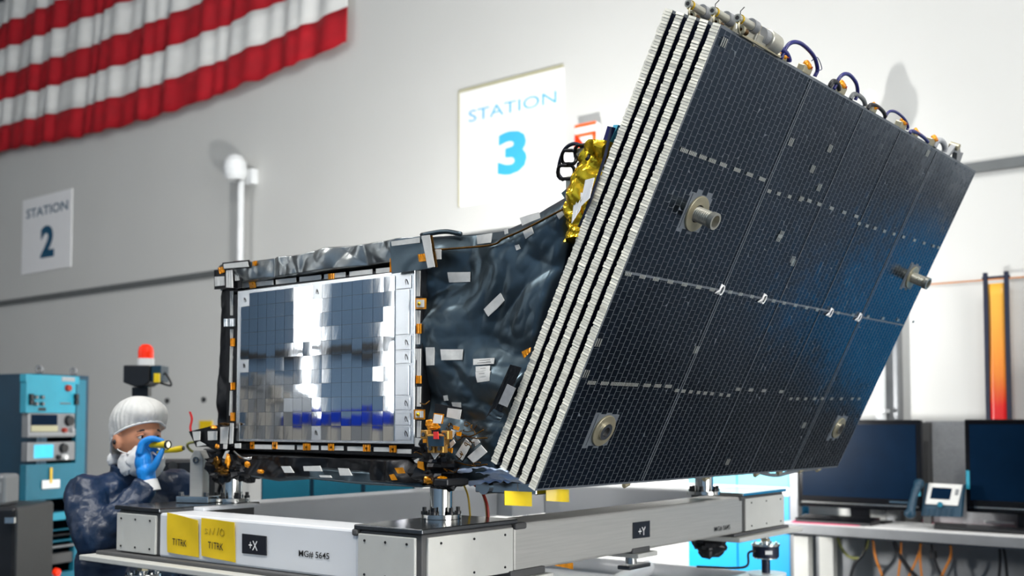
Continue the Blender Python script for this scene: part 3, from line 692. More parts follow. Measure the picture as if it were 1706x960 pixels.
for r in range(NROW):
    for c in range(NCOL):
        y = RY1-(RY1-RY0)*gx0-tw*(c+.5); z = RZ1-.012-th*(r+.5)
        ty = .0035*noise.noise(V((c*.5, r*.4, 1)))+random.gauss(0, .0022); tz = .004*noise.noise(V((c*.4, r*.5, 7)))+random.gauss(0, .0030)
        spec = (c == 0 and r in (0, 5)) or (c == 8 and r in (0, 10)) or (c == 7 and r == 0 and False)
        o = inst('mirror_tile', tm2 if spec else tm, Matrix.Translation((XRAD-.0010, y, z)) @ Matrix.Rotation(ty, 4, 'Y') @ Matrix.Rotation(tz, 4, 'Z'), rad)
# raised edge plates on the right margin
def ry(px): return S(px, 600, .045).y
ya, yb = RY1-(RY1-RY0)*.912, RY1-(RY1-RY0)*.985
zs_ = [(458.7, 482.5), (482.5, 558.7), (558.7, 584), (584, 607), (608, 660), (660.5, 684.5), (687.5, 710), (711, 735)]
for i, (t0, t1) in enumerate(zs_):
    z0, z1 = S(675, t1, .045).z, S(675, t0, .045).z; w_ = (.0 if i in (1, 4) else .012)
    o = MB().bb((XRAD-.004, yb-(0 if w_ else -.006), z0+.002), (XRAD+.001, ya+w_*0, z1-.002)).build('edge_plate', 'mirror_frame', rad, bevel=.001)
    if w_:
        c = V((XRAD-.0045, yb+.014, (z0+z1)/2)); MB().tube([c+V((0, .006*math.cos(k*.9), .009*math.sin(k*1.3))) for k in range(9)], .0008, 4).build('marker_scribble', 'ink', o)
for c_, r_ in ((0, 0), (0, 5), (8, 0), (8, 10)):
    y = RY1-(RY1-RY0)*gx0-tw*(c_+.5); z = RZ1-.012-th*(r_+.5)
    MB().tube([V((XRAD-.0045, y+.005*math.cos(k*.9), z+.008*math.sin(k*1.3))) for k in range(9)], .0008, 4).build('marker_scribble', 'ink', rad)
# ================================================================== solar panel stack
pb, pt = onx(890, 818, XB), onx(1200, 40, XB)
EH = (pt-pb).normalized(); PH = (pt-pb).length; NP = V((0, -EH.z, EH.y)).normalized()
if NP.y > 0: NP = -NP
PW = ony(1395, 780, pb.y).x-XB
def PP(w_, h_, d=0.): return pb+XV*w_+EH*h_+NP*d
def puv(px, py): q = onp(px, py, pb, NP)-pb; return q.x, q.dot(EH)
PT, PITCHP = .0195, .0364
AX = (XV, EH, NP)
panels = []
for k in range(5):
    d = -k*PITCHP
    o = MB().box(PP(PW/2, PH/2, d-PT/2), (PW-.004, PH-.008, PT-.002), AX).build('solar_panel', 'core_navy', sat, bevel=.001)
    panels.append(o)
    m = MB(); n = 168; pit = PH/n; rnd = random.Random(k)
    for i in range(n):
        hc = pit*(i+.5); j = rnd.uniform(-.0012, .0012); e = rnd.uniform(0, .003)
        tx = rnd.gauss(-.05, .12)
        ax2 = (V(XV), (EH+NP*(-.16+tx*.3)).normalized(), NP)
        m.box(PP(.0015+rnd.uniform(-.0005, .0005), hc, d-PT/2-e/2), (.004, pit*.84, PT+e), ((XV+EH*tx).normalized(), (EH-XV*tx).normalized(), NP))
    m.build('honeycomb_edge', 'edge_tape', o, kind='stuff', label='white folded edge tabs of the panel')
    # far, top and bottom rims
    m = MB(); m.box(PP(PW-.004, PH/2, d-PT/2), (.008, PH, PT), AX); m.box(PP(PW/2, PH-.003, d-PT/2), (PW-.01, .007, PT), AX); m.box(PP(PW/2, .003, d-PT/2), (PW-.01, .007, PT), AX)
    m.build('panel_rim', 'substrate' if k else 'substrate', o)
front = panels[0]
MB().box(PP(PW/2, PH/2, .0002), (PW-.004, PH-.004, .002), AX).build('cell_substrate', 'substrate', front)
hubs = [puv(1158, 355), puv(1517, 461), puv(1003, 716), puv(1395, 712)]
NC, NR = 76, 58; cw, ch = (PW-.012)/NC, (PH-.012)/NR
seams_w = [puv(1143, 625)[0], puv(1230, 660)[0], puv(1330, 600)[0], puv(1420, 560)[0]]
rows_h = [puv(1180, 266)[1], puv(1130, 470)[1], puv(1050, 639)[1]]
scol = {round((s-.006)/cw) for s in seams_w}; srow = {round((s-.006)/ch) for s in rows_h}
R3 = Matrix((XV, EH, NP)).transposed()
cb = [(-1, -1), (1, -1), (1, 1), (-1, 1)]
def cellm(): return [V((a*cw*.465, b*ch*.486, 0)) for a, b in cb]+[V((a*cw*.458, b*ch*.480, .0007)) for a, b in cb]
cme = MB().hexa(cellm()).mesh('solar_cell', ['cell'])
cells = []
for c in range(NC):
    for r in range(NR+1):
        hh = (r+.5-(.5 if c % 2 else 0)); w_ = .006+cw*(c+.5); h_ = .006+ch*hh
        if r == NR and not c % 2: continue
        sy = 1.
        if c % 2 and r in (0, NR): sy = .46; h_ += ch*.25*(1 if r == 0 else -1)
        if any(abs(w_-u) < .052 and abs(h_-v) < .05 for u, v in hubs): continue
        if c in scol: w_ += .0035
        a1 = .012*noise.noise(V((c*.13, r*.17, 3)))+random.gauss(0, .009)+.012*math.sin(r*1.2+c*.15)*noise.noise(V((c*.06, r*.08, 9)))
        a2 = .02*noise.noise(V((c*.15, r*.11, 12)))+random.gauss(0, .010)
        R = R3 @ (Matrix.Rotation(a1, 3, 'X') @ Matrix.Rotation(a2, 3, 'Y')) @ Matrix.Diagonal((1, sy, 1))
        p = PP(w_, h_, .0008); dd = (p-C0).dot(FW); cells.append((dd, p, R))
cells.sort(key=lambda x_: x_[0])
for dd, p, R in cells[:300]: inst('solar_cell', cme, Matrix.Translation(p) @ R.to_4x4(), front)
m = MB(); cv = cellm()
for dd, p, R in cells[300:]: m.hexa([p+R @ v for v in cv])
m.build('solar_cells', 'cell', front, kind='stuff')
m = MB()
for c in range(1, NC): m.box(PP(.006+cw*c, PH/2, .0014), (.0014, PH-.016, .0008), AX)
m.build('column_wires', 'wire_grey', front, kind='stuff', label='thin grey wires between the cell columns')
# silver interconnect dashes
m = MB()
def dash(px, py, nn=4):
    u, v = puv(px, py)
    for k in range(nn): m.box(PP(u+(k-(nn-1)/2)*.0075, v, .0036), (.0045, .010, .001), AX)
for x0, y0, x1, y1, pts, nn in ((1138, 250, 1268, 298, (0, .11, .24, .36, .5, .68, .84, 1.), 5), (1280, 318, 1332, 332, (0, .3, .65, 1), 3), (1334, 330, 1425, 360, (0, .14, .32, .55, .78, 1), 4), (1430, 372, 1562, 412, (0, .1, .2, .32, .44, .56, .7, .82, .94, 1), 3),
                                (984, 637, 1112, 643, (0, .17, .30, .40, .48, .56, .72, .86, 1), 5), (1126, 650, 1212, 658, (0, .13, .27, .42, .55, .68, .86, 1), 3), (1228, 648, 1300, 652, (0, .3, .6, 1), 4),
                                (1316, 664, 1430, 664, (0, .1, .22, .35, .46, .6, .74, .9, 1), 3), (1045, 456, 1185, 482, (0, .17, .33, .5, .67, .84, 1), 4), (1215, 486, 1360, 516, (0, .12, .25, .38, .5, .62, .75, .88, 1), 3), (1395, 521, 1520, 536, (0, .2, .4, .6, .8, 1), 3)):
    for t_ in pts: dash(x0+(x1-x0)*t_, y0+(y1-y0)*t_, nn)
m.build('interconnects', 'busbar', front, kind='stuff', label='silver interconnect dashes across the cells')
for px, py in ((1204, 70), (1381, 247), (1363, 312), (1352, 281), (1296, 396), (1300, 390), (1320, 437), (1319, 432), (995, 570), (975, 622), (1316, 236), (1544, 255), (1338, 708), (1211, 769), (1158, 582)):
    u, v = puv(px, py); g = MB()
    for k in (-1, 0, 1): g.box(PP(u+k*.009, v, .004), (.0035, .022, .001), AX)
    g.build('cell_connector', 'busbar', front)
# seam bars between rows / columns
for h_ in rows_h[1:2]: MB().box(PP(PW*.5, h_+.0, .0028), (PW-.02, .006, .0012), AX).build('seam_strip', 'substrate', front)
for w_ in seams_w: MB().box(PP(w_-.006, PH/2, .0027), (.0035, PH-.02, .001), AX).build('seam_strip', 'substrate', front)
# white clips on the middle seam
for px, py in ((1197, 482), (1268, 497), (1380, 520), (1428, 528)):
    u, v = puv(px, py); c = PP(u, v, .006); g = MB()
    pts = [c+EH*(.014*math.cos(a))+XV*(.010+.010*math.sin(a)) for a in [k*.52 for k in range(13)]]
    g.tube(pts, .0022, 6); g.tube([c-XV*.006-EH*.014, c-XV*.002+EH*.018], .0024, 6); g.tube([c-XV*.02-EH*.012, c+EH*.0], .0024, 6)
    g.build('cable_clip', 'label_white', front, smooth=True)
# hold-down hubs
def hub(uv, r, stub, hole):
    u, v = uv; g = MB(); g.box(PP(u, v, .002), (.10, .094, .003), AX); o = g.build('hub_patch', 'substrate', front)
    MB().ring(PP(u, v, .0035), NP, r, r*hole, .006, 36).build('hub_ring', 'alu_warm', o, smooth=40, bevel=.001)
    MB().cyl(PP(u, v, .003), PP(u, v, .0042), r*hole, n=24).build('hub_bore', 'ink', o)
    if stub:
        n = 9
        for k in range(n): 
            pass
        g = MB(); prof = []
        for k in range(n*2): prof.append((.0205 if k % 2 else .0185, .004+stub*k/(n*2)))
        prof.append((.0225, .004+stub)); prof.append((.0225, .004+stub*1.25)); prof.append((.0165, .004+stub*1.25)); prof.append((.0165, .004+stub*.7)); prof.append((.0001, .004+stub*.7))
        for (r0, d0), (r1, d1) in zip(prof, prof[1:]): g.cyl(PP(u, v, d0), PP(u, v, d1+1e-5), r0, r1, 28, caps=False)
        g.build('hub_stub', 'alu', o, smooth=30)
    else:
        MB().ring(PP(u, v, .006), NP, r*hole*1.05, r*hole*.6, .010, 28).build('hub_collar', 'polished_steel', o, smooth=40)
        MB().cyl(PP(u, v, .004), PP(u, v, .008), r*hole*.62, n=24).build('hub_bolt', 'ink', o)
hub(hubs[0], .048, .05, .5); hub(hubs[1], .042, .055, .5); hub(hubs[2], .046, 0, .5); hub(hubs[3], .042, 0, .5)
# ---- hinge line on top of the stack (panel coordinates w, height above top, depth)
def T(w_, e, d): return PP(w_, PH+e, d)
for i, (w0, d0) in enumerate(((.072, -.150), (.072, -.075), (.072, .0))):
    ax_ = lambda w_, e, d=0.: T(w0+w_, e, d0+d)
    o = MB().cyl(ax_(.0, .032), ax_(.062, .032), .0105, n=20).build('hinge_damper', 'alu', sat, smooth=40)
    MB().ring(ax_(-.014, .032), XV, .0095, .005, .016, 18).build('damper_eye', 'alu', o, smooth=40)
    MB().ring(ax_(-.001, .032), XV, .0118, .008, .004, 18).build('damper_band', 'gold_foil', o, smooth=40)
    MB().cyl(ax_(-.015, .032), ax_(-.013, .032), .0052, n=12).build('eye_bore', 'ink', o)
    MB().tube([ax_(-.004, .038), ax_(-.002, .050, -.006), ax_(.004, .062, -.004)], .0012, 5).build('wire_tail', 'cable_black', o)
    MB().tube(bez([ax_(-.008, .026, .006), ax_(-.012, .012, .012), ax_(.0, .0, .014)]), .0028, 6).build('damper_lever', 'alu_warm', o, smooth=True)
    MB().cyl(ax_(.012, .011, .008), ax_(.034, .011, .008), .0085, n=14).build('damper_spring', 'bronze_foil', o, smooth=40)
    MB().ring(ax_(.006, .011, .008), XV, .0105, .005, .008, 16).build('spring_collar', 'alu_warm', o, smooth=40)
    br = MB(); br.prism([ax_(.03, -.06), ax_(.118, -.06), ax_(.118, .022), ax_(.098, .046), ax_(.066, .046), ax_(.05, .012)] if d0 < -.01 else [ax_(.03, -.004), ax_(.118, -.004), ax_(.118, .022), ax_(.098, .046), ax_(.066, .046), ax_(.05, .012)], NP*-.016)
    o2 = br.build('hinge_bracket', 'alu', sat, bevel=.002)
    MB().ring(ax_(.058, .034, -.004), XV, .0165, .010, .026, 20).build('bracket_barrel', 'mid_grey', o2, smooth=40)
    MB().box(ax_(.094, .018, .003), (.004, .052, .006), AX).build('bracket_rib', 'alu_warm', o2)
    MB().box(ax_(.122, .012, -.012), (.012, .026, .03), AX).build('bracket_foot', 'alu', o2, bevel=.002)
o = MB().cyl(T(.222, .024, -.008), T(.282, .022, -.008), .027, n=28).build('hinge_motor', 'alu', sat, smooth=40, bevel=.003)
MB().cyl(T(.196, .026, -.008), T(.224, .026, -.008), .021, n=28).build('motor_cap', 'mid_grey', o, smooth=40)
MB().box(T(.19, .010, -.004), (.06, .03, .02), AX).build('motor_mount', 'alu', o, bevel=.003)
MB().box(T(.20, .002, .004), (.21, .006, .012), AX).build('hinge_plate', 'alu_warm', sat, bevel=.001)
# connectors along the rest of the edge
def top_w(px, py): return puv(px, py)[0]
for px, py, s in ((1345, 118, 1.), (1402, 152, 1.1), (1456, 184, .8), (1504, 212, 1.), (1525, 228, .7), (1556, 240, 1.2), (1308, 95, .6)):
    w_ = top_w(px, py); s *= .72; c = T(w_, .012*s, -.01)
    o = MB().box(c, (.07*s, .03*s, .022), AX).build('edge_connector', 'alu_warm', sat, bevel=.003)
    g = MB(); g.sph(T(w_, .03*s, -.006), (.028*s, .010, .012), 10, 6, lambda q, u: q*(1+.35*noise.noise(q*90))); g.build('potting_bead', 'kapton', o, smooth=True)
    MB().cyl(T(w_+.008, .026*s, .002), T(w_+.008, .026*s, .006), .005*s, n=10).build('connector_pin', 'cable_red', o)
def loop(px0, py0, px1, py1, h, mat, r=.0045, up=0.03, d=0.):
    a, b = top_w(px0, py0), top_w(px1, py1)
    MB().tube(bez([T(a, .0, d), T(a+(b-a)*.05, h*.7, d), T(a+(b-a)*.3, h, d), T(a+(b-a)*.75, h*.85, d), T(b, h*.45, d), T(b+.004, .004, d)]), r, 7).build('cable_loop', mat, sat, smooth=True)
loop(1302, 94, 1356, 128, .058, 'cable_blue', .0055); loop(1284, 82, 1314, 100, .022, 'cable_blue', .007); loop(1390, 146, 1424, 166, .055, 'cable_blue', .0055); loop(1383, 142, 1396, 150, .02, 'cable_black', .007)
loop(1418, 162, 1440, 176, .02, 'rail_grey', .007); loop(1446, 180, 1474, 194, .02, 'cable_black', .006); loop(1476, 192, 1512, 212, .034, 'cable_blue', .0045); loop(1516, 220, 1545, 236, .012, 'cable_blue', .006); loop(1556, 244, 1572, 252, .03, 'tape_grey', .010)
MB().tube(bez([T(top_w(1345, 118), .035, 0), T(top_w(1352, 120), .05, 0), T(top_w(1362, 126), .03, .004), T(top_w(1355, 124), .02, .004)]), .0012, 5).build('wire_tail', 'cable_blue', sat, smooth=True)
# bell crank at the far end
wq = top_w(1590, 262)
g = MB(); g.prism([T(wq-.05, 0, -.004), T(wq-.02, .045, -.004), T(wq+.01, .05, -.004), T(wq+.05, .03, -.004), T(wq+.075, .035, -.004), T(wq+.085, 0, -.004), T(wq+.045, 0, -.004), T(wq+.02, .022, -.004), T(wq-.015, .02, -.004), T(wq-.03, 0, -.004)], NP*-.02)
g.build('hinge_crank', 'mid_grey', sat, bevel=.002)
MB().cyl(T(wq-.01, .04, .004), T(wq-.01, .04, -.03), .012, n=14).build('crank_pin', 'alu_warm', sat, smooth=40)
# small fittings under the bottom edge
for px in (1045, 1178, 1262, 1300, 1335, 1365):
    w_ = puv(px, 818-(px-890)*.0752)[0]; MB().cyl(PP(w_, -.012, -.008), PP(w_+.02, -.004, -.008), .008, n=10).build('edge_fitting', 'alu_warm', sat, smooth=40)
w0, w1 = puv(1268, 789)[0], puv(1370, 781)[0]
MB().tube(bez([PP(w0, -.002, -.01), PP(w0*.7+w1*.3, -.022, -.012), PP(w0*.4+w1*.6, -.010, -.012), PP(w1, -.004, -.01)]), .007, 7).build('edge_harness', 'mid_grey', sat, smooth=True)
# ---- gold foil wedge and connectors behind the stack, top of the bus
def lump(name, c, r, mat, seed, amp=.35, f=22, seg=(28, 18), parent=sat):
    def fn(q, u):
        k = 1+amp*(abs(noise.noise(u*2.2+V((seed, 0, 0))))*1.6-.4)+amp*.5*abs(noise.noise(u*5.3+V((0, seed, 0)))); return q*k
    return MB().sph(c, r, seg[0], seg[1], fn).build(name, mat, parent, smooth=25)
gq = [(962, 400), (955, 330), (975, 268), (1005, 228), (1018, 262), (985, 380)]
def gold(u, v):
    px, py = coons([(964, 290), (1000, 238), (1022, 238)], [(948, 405), (985, 395)], [(948, 405), (955, 340), (964, 290)], [(985, 395), (1005, 310), (1022, 238)], u, v); p = S(px, py)
    return V((XS-.01-.02*math.sin(math.pi*u)-crease(p.y*3.4, p.z*3.4, 12, .9), p.y, p.z))
MB().slab(gold, 30, 70, (.12, 0, 0)).build('gold_blanket', 'gold_foil', sat, smooth=25)
tape([(958, 318), (972, 322), (966, 350), (952, 372)], 'sign_white', 'thermal_tab', flat=.05)
tape([(975, 300), (990, 296), (982, 330), (966, 345)], 'sign_white', 'thermal_tab', flat=.062)
MB().tube([S(1019, 212, .03), S(1008, 260, .04), S(985, 330, .04), S(962, 385, .03)], .004, 5).build('edge_cord', 'core_navy', sat)
MB().prism([S(1012, 210, .02), S(1022, 212, .02), S(1006, 250, .02), S(996, 262, .02)], (.02, 0, 0)).build('blue_fin', 'cable_blue', sat)
MB().prism([S(1022, 208, .01), S(1030, 208, .01), S(1018, 235, .01), S(1012, 240, .01)], (.02, 0, 0)).build('clear_fin', 'cyan_panel', sat)
for (cx, cy, rx, ry_, mt) in ((948, 262, 12, 13, 'polished_steel'), (943, 287, 14, 13, 'polished_steel'), (970, 254, 12, 14, 'alu_warm')):
    pts = [S(cx+rx*math.cos(a), cy+ry_*math.sin(a)+2*math.sin(3*a), .03+.01*math.sin(2*a)) for a in [k*2*math.pi/16 for k in range(17)]]
    MB().tube(pts, .0048, 7).build('harness_loop', 'mli_black', sat, smooth=True)
for cx, cy, w_, h_, mt in ((952, 303, 20, 22, 'alu'), (967, 253, 18, 16, 'alu_warm'), (966, 280, 12, 22, 'core_navy'), (972, 243, 14, 10, 'core_navy')):
    a, b = S(cx-w_/2, cy+h_/2, .02), S(cx+w_/2, cy-h_/2, .02)
    o = MB().prism([S(cx-w_/2, cy-h_/2+2, .03), S(cx+w_/2, cy-h_/2-2, .03), S(cx+w_/2, cy+h_/2-1, .03), S(cx-w_/2, cy+h_/2+2, .03)], (.05, 0, 0)).build('harness_connector', mt, sat, bevel=.003)
MB().tube(bez([S(938, 300, .0), S(930, 285, -.01), S(940, 250, 0), S(962, 240, .01), S(985, 262, .02)]), .005, 7).build('harness_cable', 'core_navy', sat, smooth=True)
MB().prism([S(935, 322, 0), S(965, 296, 0), S(972, 330, 0), S(950, 345, 0)], (.2, 0, 0)).build('harness_bracket', 'mli_dark', sat)
# ---- sensor head and foil tangle at the near lower corner
def z3(*p): return [(680+a*160/853, 650+b*180/960) for a, b in p]
lump('foil_wrap', S(738, 782, .02), (.075, .075, .045), 'mli_black', 2.2, .5)
lump('foil_wrap', S(738, 800, .0), (.07, .06, .02), 'mli_black', 5.2, .5)
lump('foil_wrap', S(728, 740, .0), (.045, .06, .05), 'mli_black', 7.7, .5)
for c, r, s_ in (((714, 800), (.013, .014, .010), 1.), ((737, 799), (.014, .016, .008), 2.), ((716, 707), (.011, .012, .012), 4.)):
    lump('gold_crumple', S(c[0], c[1], .085), r, 'kapton', s_, .5, seg=(16, 10))
o = flatq(z3((238, 120), (470, 158), (490, 260), (232, 230))[::-1], .062, .006, 'mli_black', 'sensor_flap')
flatq(z3((350, 160), (470, 175), (455, 265), (340, 240))[::-1], .066, .003, 'tape_white', 'tape_patch')
flatq(z3((228, 205), (312, 215), (298, 300), (215, 290))[::-1], .10, .004, 'kapton', 'kapton_tape'); flatq(z3((232, 215), (300, 226), (285, 300), (218, 292))[::-1], .104, .003, 'label_white', 'tape_patch')
lump('kapton_curl', S(724, 711, .09), (.012, .018, .009), 'kapton', 9.1, .4, seg=(16, 10))
# sensor box
c = [z3(q)[0] for q in ((150, 372), (375, 372), (375, 410), (150, 425))]
P_ = lambda px, py, o_: S(px, py, o_)
sx0, sy0 = z3((165, 395))[0]; sx1, sy1 = z3((320, 505))[0]; sx2, sy2 = z3((375, 385))[0]
o = MB().hexa([P_(sx0, sy1, .13), P_(sx1, sy1, .13), P_(sx2-2, sy1, .06), P_(sx0+6, sy1, .06), P_(sx0, sy0, .13), P_(sx1, sy0, .13), P_(sx2, sy2, .06), P_(sx0+6, sy2, .06)]).build('sensor_head', 'gold_sensor', sat, bevel=.003)
a0, a1 = z3((172, 412), (310, 500)); MB().prism([P_(a0[0], a0[1], .133), P_(a0[0]+1.5, a1[1], .133), P_(a1[0], a1[1], .133), P_(a1[0], a0[1], .133)], (.004, 0, 0)).build('sensor_window', 'cell_blue_dark', o)
flatq(z3((222, 370), (262, 370), (268, 436), (225, 436))[::-1], .138, .003, 'red_tag', 'red_cover_tag', o)
for q in ((222, 520), (302, 520), (345, 400), (160, 395)):
    x_, y_ = z3(q)[0]; p = P_(x_, y_, .115); h_ = MB().box(p, (.02, .024, .024)).build('mount_foot', 'gold_sensor', o, bevel=.002); MB().cyl(p-XV*.0105, p-XV*.013, .006, n=12).build('screw', 'dark_steel', o)
flatq(z3((165, 500), (200, 510), (275, 560), (232, 615))[::-1], .11, .003, 'tape_white', 'tape_patch')
flatq(z3((380, 350), (412, 365), (400, 420), (375, 430))[::-1], .09, .003, 'tape_white', 'tape_patch'); flatq(z3((368, 470), (400, 440), (416, 470), (375, 515))[::-1], .09, .003, 'tape_white', 'tape_patch')
for q in (((422, 575), (510, 432), (560, 480), (478, 625)), ((525, 595), (645, 490), (698, 550), (582, 650)), ((560, 450), (600, 415), (636, 465), (590, 500))):
    q = z3(*q); flatq(q[::-1], .055, .003, 'tape_white', 'tape_patch')
q = z3((415, 590), (515, 415), (575, 470), (480, 640)); flatq(q[::-1], .052, .003, 'mli_black', 'tape_backing')
rr = random.Random(4)
for k in range(26):
    x_, y_ = rr.uniform(705, 790), rr.uniform(700, 790); a = S(x_, y_, rr.uniform(.05, .09)); g = [a]
    for j in range(4): g.append(g[-1]+V((rr.uniform(-.01, .01), rr.uniform(-.02, .02), rr.uniform(-.012, .012))))
    MB().tube(bez(g, 4), .0013, 5).build('lacing_wire', 'bronze_foil', sat, smooth=True)
for a, b in (((765, 722), (812, 730)), ((768, 728), (806, 716)), ((758, 770), (812, 774)), ((700, 672), (716, 668))):
    MB().tube(bez([S(*a, .06), S((a[0]+b[0])/2, (a[1]+b[1])/2+4, .065), S(*b, .05)]), .002, 5).build('lacing_wire', 'bronze_foil', sat, smooth=True)
for q in (((400, 315), (450, 330), (440, 362), (400, 345)), ((425, 370), (468, 375), (462, 410), (430, 405)), ((82, 632), (128, 640), (138, 715), (82, 690)), ((170, 275), (215, 275), (200, 350), (172, 365)), ((345, 520), (390, 515), (385, 560), (355, 545)), ((130, 430), (160, 430), (160, 470), (130, 470))):
    flatq(z3(*q)[::-1], .095, .004, 'kapton', 'kapton_tape')
flatq(z3((50, 625), (85, 608), (95, 640), (65, 660))[::-1], .08, .003, 'tape_white', 'tape_patch')
MB().box(S(752, 803, .06), (.09, .05, .02)).build('release_clamp', 'black_plastic', sat, bevel=.004)
# ---- lower left corner
def zl(*p): return [(260+a*200/960, 660+b*200/960) for a, b in p]
flatq(zl((262, 285), (440, 240), (520, 230), (640, 260), (620, 400), (480, 440), (400, 400), (320, 408))[::-1], .05, .09, 'mli_black', 'corner_wrap')
lump('foil_wrap', S(378, 775, .01), (.06, .06, .05), 'mli_black', 3.3, .5)
lump('foil_wrap', S(408, 782, .01), (.06, .06, .035), 'mli_black', 6.3, .5)
for c, r, s_ in (((372, 785), (.02, .026, .014), 1.5), ((380, 768), (.008, .008, .02), 2.5), ((362, 772), (.014, .014, .018), 1.51), ((356, 712), (.010, .012, .006), 4.4), ((374, 707), (.012, .022, .005), 1.52), ((434, 786), (.008, .014, .006), 5.4), ((412, 774), (.007, .010, .009), 6.4), ((362, 744), (.006, .009, .007), 7.4)):
    lump('gold_crumple', S(c[0], c[1], .075), r, 'kapton' if s_ > 2 else 'bronze_foil', s_, .5, seg=(16, 10))
for q in (((290, 285), (350, 282), (348, 352), (302, 358)), ((412, 282), (484, 280), (484, 352), (414, 355)), ((514, 248), (580, 244), (568, 382), (512, 380)), ((592, 222), (616, 218), (610, 380), (584, 384)), ((538, 384), (566, 384), (562, 424), (536, 422)), ((628, 380), (674, 378), (674, 418), (630, 416)), ((325, 370), (345, 362), (398, 392), (325, 404)), ((530, 495), (555, 440), (582, 436), (552, 505))):
    flatq(zl(*q)[::-1], .062, .003, 'tape_white', 'tape_patch')
MB().tube(bez([S(390, 752, .05), S(402, 762, .06), (S(414, 764, .06)), S(420, 763, .055)]), .005, 7).build('corner_rail', 'polished_steel', sat, smooth=True)
for q in (((512, 788), (570, 788), (598, 832), (536, 832)), ((660, 788), (770, 785), (785, 822), (665, 820)), ((892, 800), (960, 804), (985, 850), (905, 850)), ((765, 848), (840, 850), (850, 865), (775, 862))):
    flatq(z5(*q)[::-1], .085, .003, 'tape_white', 'tape_patch')
for q in (((1268, 800), (1320, 796), (1338, 835), (1290, 838)), ((1232, 846), (1260, 840), (1284, 880), (1250, 882))): flatq(z5(*q)[::-1], .085, .003, 'kapton', 'kapton_tape')
# base ring plates resting on the posts
# ================================================================== WORK LAMP behind the satellite (throws the shadows on the wall)
lp = LAMP
t = thing('work_lamp', (lp.x, lp.y, 0), 'work lamp on a tripod standing behind the satellite facing the wall', 'lamp')
MB().box(lp-XV*.06, (.06, .62, .36)).build('lamp_housing', 'black_plastic', t, bevel=.01)
MB().cyl((lp.x-.06, lp.y, .35), lp-XV*.06-ZV*.18, .018, n=12).build('mast', 'mid_grey', t)
for k in range(3):
    a = k*2.094; MB().tube([(lp.x-.06, lp.y, .75), (lp.x-.06+.42*math.cos(a), lp.y+.42*math.sin(a), .012)], .012, 8).build('tripod_leg', 'mid_grey', t)
# ================================================================== LEFT BACKGROUND
def vplane(A, B):
    d = (B-A); d.z = 0; d.normalize(); n = d.cross(ZV); return d, n
A = dist(62, 700, 7.6); B = dist(147, 700, 8.05); rd_, rn = vplane(A, B)     # rn points to the camera side
if rn.dot(FW) > 0: rn = -rn
A0 = V((A.x, A.y, 0)); B0 = V((B.x, B.y, 0)); RW = (B0-A0).length
rt_ = onp(62, 622, A0, rn).z
rk = thing('equipment_rack', (A0+B0)/2-rn*.35, 'tall teal equipment rack of instruments behind the technician', 'rack')
AXR = (rd_, -rn, ZV)
def rbox(s0, s1, z0, z1, d0, d1, name, mat, parent=rk, bev=.004): # d = depth behind the front plane (negative = proud)
    c = A0+rd_*((s0+s1)/2)-rn*((d0+d1)/2)+ZV*((z0+z1)/2); return MB().box(c, (s1-s0, d1-d0, z1-z0), AXR).build(name, mat, parent, bevel=bev)
rbox(0, .03, 0, rt_, 0, .75, 'side_panel', 'teal_dark'); rbox(RW-.03, RW, 0, rt_, 0, .75, 'side_panel', 'teal_dark')
rbox(0, RW, rt_-.03, rt_, 0, .75, 'rack_top', 'teal_dark'); rbox(0, RW, .05, rt_, .71, .75, 'rack_back', 'black_plastic'); rbox(0, RW, 0, .08, 0, .75, 'plinth', 'teal_dark')
rbox(.03, .09, .08, rt_-.03, -.004, .04, 'mount_rail', 'teal_dark'); rbox(RW-.12, RW-.03, .08, rt_-.03, -.004, .04, 'mount_rail', 'teal')
def rq(zx0, zx1, zy0, zy1):
    a = onp(zx0/2.667, 600+zy1/2.667, A0, rn); b = onp(zx1/2.667, 600+zy0/2.667, A0, rn); return (a-A0).dot(rd_), (b-A0).dot(rd_), a.z, b.z
def rp(zx0, zx1, zy0, zy1, name, mat, d0=-.008, d1=.05, parent=rk):
    s0, s1, z0, z1 = rq(zx0, zx1, zy0, zy1); return rbox(s0, s1, z0, z1, d0, d1, name, mat, parent)
def rknob(zx, zy, r, mat, parent=rk, d=-.008):
    s0, s1, z0, z1 = rq(zx-1, zx+1, zy-1, zy+1); c = A0+rd_*((s0+s1)/2)+ZV*((z0+z1)/2)-rn*d; MB().cyl(c, c+rn*.025, r, r*.85, n=16).build('knob', mat, parent, smooth=40)
rp(112, 350, 74, 98, 'top_strip', 'teal_light'); rp(270, 328, 78, 94, 'top_plate', 'tape_grey', -.012, -.006)
u1 = rp(112, 335, 102, 235, 'instrument_panel', 'teal_light'); rknob(295, 125, .025, 'cable_red', u1)
for q in ((150, 165), (178, 165), (150, 195), (178, 195)): rknob(*q, .014, 'dark_steel', u1)
rp(165, 200, 212, 226, 'slot', 'black_plastic', -.011, -.006, u1); rp(262, 310, 190, 196, 'slot', 'dark_steel', -.011, -.006, u1)
for zy in (165, 190): rp(122, 134, zy-14, zy+10, 'handle', 'black_plastic', -.04, -.008, u1); rp(322, 334, zy-14, zy+10, 'handle', 'black_plastic', -.04, -.008, u1)
u2 = rp(120, 330, 238, 345, 'oscilloscope', 'mid_grey'); rp(133, 250, 243, 290, 'scope_screen', 'screen_off', -.014, -.006, u2); rp(132, 250, 291, 319, 'cream_note', 'sign_border', -.016, -.006, u2); rp(120, 330, 322, 336, 'button_row', 'tape_grey', -.014, -.006, u2)
rknob(300, 270, .04, 'black_plastic', u2); rknob(278, 312, .018, 'cable_red', u2); rknob(312, 312, .018, 'tape_grey', u2)
